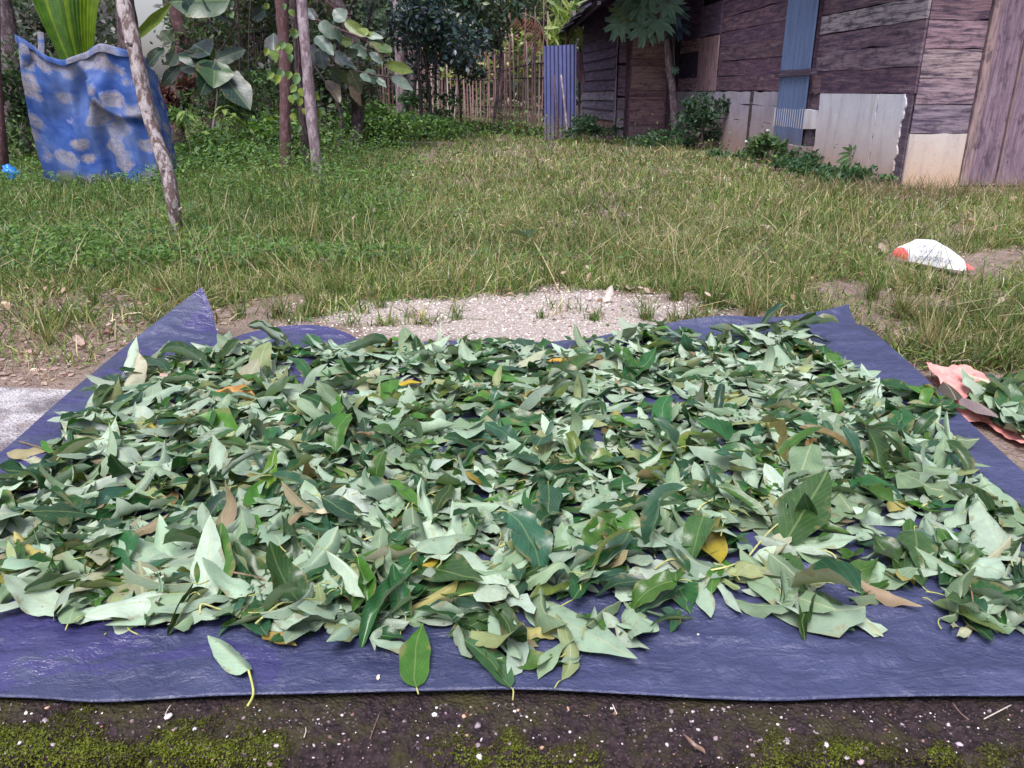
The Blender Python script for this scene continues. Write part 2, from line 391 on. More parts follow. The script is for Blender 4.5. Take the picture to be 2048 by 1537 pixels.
# ------------------------------------------------------------------ concrete: mossy ledge under the tarp's front, worn slab on the left
def concrete_mat(name, mossy):
    m = M(name); o = m.coord(); a = m.noise(o, 6, 6, .65); b = m.noise(o, 60, 6, .75); v = m.voro(o, 120); d = m.noise(o, 17, 5, .7)
    if mossy:
        c = m.mix(m.ramp(b, [(.35, 0.0), (.68, 1.0)]), (.006, .004, .006), (.056, .035, .040))
        c = m.mix(m.ramp(v, [(.06, .75), (.28, 0.0)]), c, (.12, .085, .095))
        c = m.mix(m.ramp(d, [(.5, 0.0), (.62, .55)]), c, (.045, .040, .012))
        c = m.mix(m.ramp(a, [(.5, 0.0), (.6, .45)]), c, (.06, .06, .015))
    else:
        c = m.mix(m.ramp(a, [(.42, 0.0), (.58, 1.0)]), (.17, .155, .175), (.50, .48, .50))
        c = m.mix(m.ramp(b, [(.5, 0.0), (.72, .6)]), c, (.16, .11, .11)); c = m.mix(m.ramp(d, [(.5, 0.0), (.66, .7)]), c, (.22, .165, .15))
    m.base(c); m.rough(.88, .25); m.bump(m.math('ADD', b, m.math('MULTIPLY', v, -1.4)), 1.0, .006); return m.m
lx = np.arange(-2.7, 2.7, .0085)
prof = [(1.42, -.002), (1.3, 0), (1.2, 0)] + [(y, 0) for y in np.arange(1.13, 1.0, -.006)] + [(1.0 - .035 * math.sin(a), -.035 * (1 - math.cos(a)) * 1.0) for a in np.linspace(0, 1.57, 8)] + [(.963, z) for z in np.arange(-.045, -.2, -.008)] + [(.965, -.3), (.97, -.42)]
prof = np.array(prof)
LX, LP = np.meshgrid(lx, np.arange(len(prof)), indexing='ij')
LY = prof[LP, 0]; LZ = prof[LP, 1]
arc = np.concatenate([[0], np.cumsum(np.linalg.norm(np.diff(prof, axis=0), axis=1))])[LP]
edge = np.clip((1.16 - LY) / .1, 0, 1)
under = np.clip((LY - 1.09) / .03, 0, 1)
dsp = (.006 * fbm(LX * 7, arc * 7, 2) + .006 * fbm(LX * 45, arc * 45, 4))
front = np.clip((1.0 - LY) / .035, 0, 1)
wav = .016 * fbm(LX, LX * 0 + 3.3, 3, 2.1)
LYY = LY - front * (wav + dsp * 1.6) ; LZZ = LZ + (1 - front) * (np.minimum(dsp, .004) - .003) * (1 - under) - under * .006
bite = np.clip((fbm(LX, LX * 0 + 9, 3, 3.0) - .35) * 2, 0, 1) * np.clip((1.02 - LY) / .05, 0, 1)
LZZ -= bite * .03; LYY += bite * .012
ledge = mesh_np('ledge_slab', np.stack([LX, LYY, LZZ], -1).reshape(-1, 3), [grid_faces(len(lx), len(prof))[:, ::-1]], concrete_mat('mossy_concrete', True), smooth=True)
ledge['kind'] = 'structure'; ledge['label'] = 'rough mossy concrete ledge along the bottom of the picture'
def ledge_pt(n, jlo, jhi):
    i = rng.integers(0, len(lx), n); j = rng.integers(jlo, jhi, n)
    return np.stack([LX[i, j] + U(-.0045, .0045, n), LYY[i, j] + U(-.003, .003, n), LZZ[i, j]], 1), arc[i, j]
TOP0, BEND0, END0 = 3, 3 + 22, len(prof) - 2
p, a = ledge_pt(900000, TOP0, END0)
vis = np.abs(p[:, 0]) < 2.0; p, a = p[vis], a[vis]
dens = fbm(p[:, 0], a, 4, 4.5) + .5 * fbm(p[:, 0] + 9, a, 3, 23) + np.clip((a - a.min() - .095) / .05, -1.3, .9) * .85 - .20 - .42 * (p[:, 0] > .15) + .35 * (p[:, 0] < -.45)
k = (dens > .22) & (rng.random(len(p)) < np.clip((dens - .1) * 1.3, 0, 1) * .42)
p, dn = p[k], dens[k]
mc = col_mix((.045, .038, .012), (.135, .165, .018), np.clip((dn - .25) * 1.1 + rng.normal(0, .18, len(dn)), 0, 1))
mo = cloud('moss', p + np.stack([np.zeros(len(p)), np.full(len(p), -.001), np.full(len(p), .0015)], 1), U(.003, .0075, len(p)), mc, MAT_GRASS, aspect=.55, flat=.9)
tag(mo, 'yellow green moss cushions growing over the concrete ledge', kind='stuff')
# stones set in the ledge: the bigger ones are parts of the ledge, the grit is one part
def in_view(p, mg=20): X, Y = to_px(p); return (X > -mg) & (X < 2048 + mg) & (Y > -mg) & (Y < 1537 + mg)
p, a = ledge_pt(4000, TOP0 + 3, BEND0 + 6); p = p[in_view(p)]
p = p[p[:, 1] < 1.095]
big = p[:115]
for q in big:
    s = float(np.clip(rng.lognormal(math.log(.0042), .38), .0028, .011))
    pebbles('stone', [q + [0, 0, -s * .05]], s, pick_cols([(.66, .62, .64), (.42, .36, .39), (.26, .20, .23), (.45, .27, .18)], [3, 3, 3, .6], 1), parent=ledge, smooth=True)
o = pebbles('grit', p[115:] + [0, 0, .0003], np.clip(rng.lognormal(-6.3, .45, len(p) - 115), .0008, .005), pick_cols([(.55, .5, .54), (.24, .18, .21), (.12, .09, .10), (.20, .11, .09)], [1.0, 3, 4, 1.5], len(p) - 115), parent=ledge); o['kind'] = 'stuff'
# slab left of and under the tarp
sx = np.arange(-4.2, 1.3, .04); sy = np.concatenate([[1.42], np.arange(1.44, 2.66, .03), [2.67, 2.675, 2.68]])
SX, SY = np.meshgrid(sx, sy, indexing='ij'); SZ = -.006 + .003 * np.minimum(fbm(SX, SY, 3, 2), .5)
SZ = np.where(SY > 2.672, -.12, SZ); SYY = SY + np.where(SY > 2.6, .022 * fbm(SX, SX * 0, 3, 2.5), 0)
o = mesh_np('concrete_slab', np.stack([SX, SYY, SZ], -1).reshape(-1, 3), [grid_faces(len(sx), len(sy))[:, ::-1]], concrete_mat('worn_concrete', False), smooth=False)
tag(o, 'worn pale concrete slab showing left of the tarp', kind='structure')

# ------------------------------------------------------------------ tarp
fr = [at_z(px, py, .01) for px, py in ((0, 1396), (200, 1406), (420, 1394), (620, 1389), (850, 1383), (1050, 1381), (1250, 1390), (1420, 1399), (1560, 1402), (1700, 1397), (1880, 1394), (2048, 1394))]
fr = [np.array([-1.46, 1.10, .01])] + fr + [np.array([1.36, 1.105, .01])]
bk = [at_y(px, py, D) for px, py, D in ((405, 573, 3.40), (424, 622, 3.3), (441, 678, 3.2), (490, 667, 3.19), (550, 654, 3.2), (630, 650, 3.22), (690, 664, 3.2), (745, 690, 3.17), (860, 694, 3.17), (905, 681, 3.18), (1000, 698, 3.16), (1110, 692, 3.17), (1200, 672, 3.22), (1280, 656, 3.25), (1430, 632, 3.3), (1550, 634, 3.35), (1640, 622, 3.4), (1697, 608, 3.46))]
lf = [np.array([-1.46, 1.10, .01]), np.array([-1.49, 1.6, .01]), at_z(-4, 908, .012), at_z(120, 800, .015), at_z(240, 701, .02), at_y(325, 634, 3.23), at_y(405, 573, 3.40)]
rt = [np.array([1.36, 1.105, .01]), np.array([1.39, 1.55, .015]), at_z(2056, 950, .03), at_z(1940, 845, .035), at_z(1840, 745, .05), at_z(1735, 655, .06), at_y(1702, 650, 3.4), at_y(1697, 608, 3.46)]
NU, NV = 300, 210
def arcspline(P, n):
    s = spline(P, 800); d = np.concatenate([[0], np.cumsum(np.linalg.norm(np.diff(s, axis=0), axis=1))]); t = np.linspace(0, d[-1], n)
    return np.stack([np.interp(t, d, s[:, i]) for i in range(3)], 1)
cF, cB, cL, cR = arcspline(fr, NU), arcspline(bk, NU), arcspline(lf, NV), arcspline(rt, NV)
u = np.linspace(0, 1, NU)[:, None, None]; v = np.linspace(0, 1, NV)[None, :, None]
C = (1 - v) * cF[:, None] + v * cB[:, None] + (1 - u) * cL[None] + u * cR[None] - ((1 - u) * (1 - v) * cF[0] + u * (1 - v) * cF[-1] + (1 - u) * v * cB[0] + u * v * cB[-1])
U_, V_ = u[..., 0] + 0 * v[..., 0], v[..., 0] + 0 * u[..., 0]
X, Y = C[..., 0], C[..., 1]
zb = np.clip(cB[:, 2] - .012, 0, 1)[:, None] * np.clip((V_ - .86) / .14, 0, 1) ** 1.7
dl = 1 - U_ / .13; zl = np.clip(cL[:, 2] - .012, 0, 1)[None] * np.clip(dl, 0, 1) ** 1.6
drr = 1 - (1 - U_) / .10; zr = np.clip(cR[:, 2] - .012, 0, 1)[None] * np.clip(drr, 0, 1) ** 1.2
Z = .012 + np.maximum(zb, np.maximum(zl, zr))
inn = np.clip(np.minimum(np.minimum(U_, 1 - U_), np.minimum(V_, 1 - V_)) / .03, 0, 1)
wr = 1 - np.abs(fbm(X * 1.6 + 3, Y * 5.5, 3, 1.4)); Z = Z + inn * (+.024 * np.clip(wr - .6, 0, 1) + .008 * fbm(X, Y, 4, 5) + .0028 * np.abs(fbm(X + Y * .7, Y * 2 - X, 3, 13)) + .0022 * (1 - np.abs(fbm(X * 1.3 - Y, Y * 1.6 + X * .4, 3, 21))) + .0012)
Z = np.maximum(Z, .009)
ridge = np.exp(-((X - (1.02 + .12 * (Y - 1.1))) / .035) ** 2) * np.clip((1.75 - Y) / .3, 0, 1) * np.clip((Y - 1.1) / .1, 0, 1) * .018; Z += ridge
for q_, ax_ in ((-.52, X), (.36, X), (1.62, Y), (2.35, Y)): Z += inn * .0035 * np.exp(-((ax_ - q_ - .012 * fbm(X + Y, Y * 0 + q_, 2, 2)) / .006) ** 2)
Z += np.clip(1 - V_ / .012, 0, 1) * .004
def tarp_z(x, y):
    x = np.atleast_1d(x); y = np.atleast_1d(y)
    ui = np.clip((x - (-1.47 - .07 * (y - 1.1))) / ((1.37 + .09 * (y - 1.1)) - (-1.47 - .07 * (y - 1.1))), 0, 1); vi = np.clip((y - 1.1) / 2.08, 0, 1)
    return Z[(ui * (NU - 1)).astype(int), (vi * (NV - 1)).astype(int)]
m = M('tarp_plastic'); o = m.coord(); a = m.noise(o, 2.4, 5, .6); b = m.noise(m.coord('Object', (1, 1.25, 1)), 30, 5, .6, .35); c_ = m.noise(o, 130, 3); cr = m.noise(m.coord('Object', (1, 2.6, 1)), 7, 4, .6, 2.2)
base = m.mix(m.ramp(a, [(.3, 0.0), (.7, 1.0)]), (.024, .029, .074), (.052, .061, .135))
base = m.mix(m.ramp(b, [(.5, 0.0), (.8, .3)]), base, (.10, .10, .22))
dust = m.noise(o, 5.5, 6, .75); base = m.mix(m.ramp(dust, [(.58, 0.0), (.74, .25)]), base, (.30, .29, .40))
wet = m.noise(m.coord('Object', (1.2, 2.6, 1)), 2.1, 4, .5, .5)
sp = m.N('ShaderNodeSeparateXYZ'); m.link(o, sp.inputs[0])
wz = m.math('MULTIPLY', m.math('LESS_THAN', sp.outputs[0], -.42), m.math('LESS_THAN', sp.outputs[1], 1.34))
wetm = m.math('MULTIPLY', m.ramp(wet, [(.50, 0.0), (.515, 1.0)]), wz)
base = m.mix(wetm, base, (.042, .04, .125)); m.base(base)
m.rough(m.mix(wetm, m.ramp(b, [(.3, .33), (.7, .5)]), .18), .5)
m.bump(m.math('ADD', m.math('ADD', m.math('MULTIPLY', b, 1.2), m.math('MULTIPLY', c_, .25)), m.math('MULTIPLY', cr, .8)), 1.0, .006)
MAT_TARP = m.m
tarp_root = empty('tarp', (0, 2.1, 0), 'large blue plastic tarp spread on the ground with its far corners turned up', 'tarp')
o = mesh_np('sheet', np.stack([X, Y, Z], -1).reshape(-1, 3), [grid_faces(NU, NV)[:, ::-1]], MAT_TARP, tarp_root, smooth=True)
# folded hem along the near edge
hv = []; Fh = []
for i in range(NU):
    q = np.array([X[i, 0], Y[i, 0], Z[i, 0]]); w = .008 + .003 * float(vnoise(q[0] * 5, 1.0)); h = .004 + .0015 * float(vnoise(q[0] * 9, 4.0))
    w = .004
    hv += [q + [0, w, .0006], q + [0, .002, .0008], q + [0, -.003, -h * .3], q + [0, -.0015, -h], q + [0, .006, -h - .001]]
hem = mesh_np('hem', np.array(hv), [grid_faces(NU, 5)[:, ::-1]], MAT_TARP, tarp_root, smooth=True)

# ------------------------------------------------------------------ leaves
def leaf_geo(L, Wd, fold=.2, bend=.2, twist=0., wave=.0, curl=.3, nu=9, nv=13, ph=0., crump=.0, blunt=1.0, side=0., ragged=0.):
    """ovate pointed leaf from (0,0,0) along +Y; its top side faces +Z"""
    vs = np.linspace(0, 1, nv); us = np.linspace(-1, 1, nu)
    w = (vs ** .62) * np.clip(1 - vs, 0, 1) ** (1.02 / blunt); w = w / w.max() * Wd / 2
    w = w * (1 + .08 * np.sin(vs * 11 + ph)); w[0] = Wd * .012; w[-1] = 0
    c = np.zeros(3); th = 0.; sd = 0.; V = []; UV = []
    for i, t in enumerate(vs):
        if i: dth = bend / (nv - 1) * (1 + .6 * math.sin(ph + t * 4)); th += dth; sd += side / (nv - 1); c = c + np.array([math.sin(sd) * math.cos(th), math.cos(sd) * math.cos(th), math.sin(th)]) * L / (nv - 1)
        tv = np.array([math.sin(sd) * math.cos(th), math.cos(sd) * math.cos(th), math.sin(th)])
        bx = np.array([math.cos(sd), -math.sin(sd), 0.]); nz = np.cross(bx, tv)
        tw = twist * (t - .3); b2 = bx * math.cos(tw) + nz * math.sin(tw); n2 = -bx * math.sin(tw) + nz * math.cos(tw)
        k = curl / (Wd / 2)
        s = us * w[i] * (1 + ragged * rng.normal(0, .12)); aa = np.abs(s) * k + 1e-6
        xx = np.sign(s) * np.sin(aa) / k if k > 1e-6 else s; zz = (1 - np.cos(aa)) / k if k > 1e-6 else 0 * s
        cf, sf = math.cos(fold), math.sin(fold)
        x2 = np.sign(us) * (np.abs(xx) * cf - zz * sf); z2 = np.abs(xx) * sf + zz * cf
        z2 = z2 + wave * Wd * np.sin(t * 14 + ph + us * 1.3) * np.abs(us) ** 1.5 * (w[i] / (Wd / 2))
        V.append(c + x2[:, None] * b2 + z2[:, None] * n2); UV += [(.5 + .5 * a * max(w[i] / (Wd / 2), .04), t) for a in us]
    V = np.array(V).reshape(-1, 3)
    if crump: V += np.stack([vnoise(V[:, 0] * 40 + ph * 7, V[:, 1] * 40), vnoise(V[:, 1] * 35 + 9, V[:, 0] * 35 + ph), vnoise(V[:, 0] * 45 + ph * 3, V[:, 1] * 45 + 5)], 1) * crump
    return V, np.array(UV), grid_faces(nv, nu)
TOPC = [(.016, .072, .022), (.022, .072, .040), (.042, .125, .016), (.030, .072, .020), (.085, .115, .02)]
UNDC = [(.265, .375, .265), (.36, .46, .355), (.18, .275, .16), (.25, .30, .13), (.35, .36, .24)]
HG = {}; HGx0, HGy0, HGs = -1.7, 1.0, .025
HGA = np.zeros((140, 110))
def hidx(x, y): return np.clip(((x - HGx0) / HGs).astype(int), 0, 139), np.clip(((y - HGy0) / HGs).astype(int), 0, 109)
def settle(Vw, lift=.0, layer=.0024, ground=None):
    """drop the leaf onto the heap below it"""
    ix, iy = hidx(Vw[:, 0], Vw[:, 1]); base = (tarp_z(Vw[:, 0], Vw[:, 1]) if ground is None else ground(Vw[:, 0], Vw[:, 1])) + (HGA[ix, iy] if ground is None else 0)
    gap = Vw[:, 2] - base; s = np.quantile(gap, .10); Vw = Vw.copy(); Vw[:, 2] -= s - .002 - lift
    floor = (tarp_z(Vw[:, 0], Vw[:, 1]) if ground is None else ground(Vw[:, 0], Vw[:, 1])) + .0015
    Vw[:, 2] = np.maximum(Vw[:, 2], floor)
    if ground is None:
        cells = set(zip(ix.tolist(), iy.tolist()))
        for c in cells: HGA[c] = min(HGA[c] + layer, .06)
    return Vw
def poly_in(x, y, P):
    P = np.asarray(P); ins = np.zeros(len(x), bool); j = len(P) - 1
    for i in range(len(P)):
        c = ((P[i, 1] > y) != (P[j, 1] > y)) & (x < (P[j, 0] - P[i, 0]) * (y - P[i, 1]) / (P[j, 1] - P[i, 1] + 1e-12) + P[i, 0]); ins ^= c; j = i
    return ins
HEAP = [(-700, 1000), (0, 990), (70, 930), (110, 880), (190, 795), (235, 740), (330, 728), (400, 704), (560, 704), (700, 700), (880, 706), (1000, 695), (1100, 698), (1200, 680), (1300, 668), (1400, 695), (1600, 672), (1650, 725), (1760, 775), (1870, 805), (1895, 900), (1960, 975), (2048, 1040), (2500, 1150), (2500, 1280), (2048, 1262), (1910, 1268), (1872, 1195), (1828, 1165), (1800, 1205), (1740, 1255), (1650, 1255), (1560, 1235), (1480, 1242), (1400, 1240), (1300, 1270), (1200, 1292), (1100, 1350), (960, 1352), (905, 1262), (840, 1275), (790, 1300), (745, 1262), (720, 1280), (560, 1285), (420, 1250), (250, 1262), (150, 1230), (0, 1220), (-700, 1230)]
HP = np.array([at_z(a, b, .02)[:2] for a, b in HEAP])
HOLES = [(1050, 1005, .05), (1690, 1115, .05), (900, 905, .06), (560, 925, .03), (1310, 820, .06), (500, 715, .05), (620, 760, .06), (360, 1060, .03), (250, 1045, .04), (1760, 1215, .05), (1210, 770, .03), (1555, 780, .04), (870, 1140, .03), (1350, 1035, .03), (700, 1245, .02), (1230, 1225, .03), (1660, 1120, .03), (930, 690, .09), (1150, 690, .06), (1840, 850, .03), (150, 1060, .03), (1480, 800, .04), (1020, 770, .03), (760, 900, .03)]
HQ = [(at_z(a, b, .01), r) for a, b, r in HOLES]
def leaf_world(V, yaw, pitch, roll, pos):
    R = euler_mats(np.array([yaw]), np.array([pitch]), np.array([roll]))[0]; return V @ R.T + pos
auto = []
N_AUTO = 5000
cx = U(-1.38, 1.38, 60000); cy = U(1.15, 3.2, 60000); k = poly_in(cx, cy, HP); cx, cy = cx[k], cy[k]
dn = .85 + .4 * fbm(cx, cy, 3, 2.6) + .25 * fbm(cx, cy, 2, 9)
for q, r in HQ: dn = dn * np.clip(((cx - q[0]) ** 2 + (cy - q[1]) ** 2 * 1.3) / (r * r) * .8, 0.0, 1)
k = rng.random(len(cx)) < np.clip(dn, 0.0, 1); cx, cy = cx[k][:N_AUTO], cy[k][:N_AUTO]
for i in range(len(cx)):
    t = i / len(cx); x, y = cx[i], cy[i]
    L = float(np.clip(rng.lognormal(math.log(.106), .36), .05, .20)); Wd = L * U(.32, .50) if rng.random() < .8 else L * U(.18, .28)
    und = rng.random() < .60; late = t > .6
    tp = TOPC[rng.choice(5, p=[.36, .24, .18, .18, .04])]; up = UNDC[rng.choice(5, p=[.40, .28, .22, .07, .03])]
    r_ = rng.random() + (.03 if L > .13 else 0); dry = None
    if r_ < .012: tp = (.27, .22, .03); up = (.34, .30, .09); dry = 'yellowed'
    elif r_ < .036: tp = (.14, .10, .045); up = (.25, .20, .115); dry = 'brown'
    tp = np.array(tp) * U(.6, 1.35) * U(.9, 1.1, 3); up = np.array(up) * U(.62, 1.15) * U(.96, 1.04, 3)
    fold = abs(rng.normal(.35, .38)); curl = rng.normal(.3, .6); bend = rng.normal(-.2, .5) if late else rng.normal(0, .3)
    if rng.random() < .11: fold = U(.9, 1.4)
    geo = dict(L=L, Wd=Wd, fold=fold * (1 if rng.random() < .8 else -.4), bend=bend, twist=rng.normal(0, .7), wave=abs(rng.normal(0, .11)), curl=curl if abs(curl) > .05 else .05, ph=U(0, 6.28), crump=abs(rng.normal(.003, .005)), side=rng.normal(0, .5), blunt=U(.95, 1.5), ragged=1.0 if rng.random() < .15 else .25)
    yaw = U(0, 2 * math.pi); sg = .13 if late else .08
    pitch = rng.normal(0, sg); roll = rng.normal(0, sg) + (math.pi if und else 0)
    auto.append(dict(i=i, t=t, x=x, y=y, L=L, Wd=Wd, und=und, tp=tp, up=up, geo=geo, yaw=yaw, pitch=pitch, roll=roll, dry=dry, fold=fold, crump=geo['crump']))
# the leaves that show largest become objects of their own
def dep(y): return y * math.cos(PITCH) + math.sin(PITCH)
cand = [a for a in auto if a['t'] > .62 and in_view(np.array([[a['x'], a['y'], .02]]), -15)[0]]
cand.sort(key=lambda a: -a['L'] * a['Wd'] / dep(a['y']) ** 2)
N_SINGLE = 205
single = set(a['i'] for a in cand[:N_SINGLE])

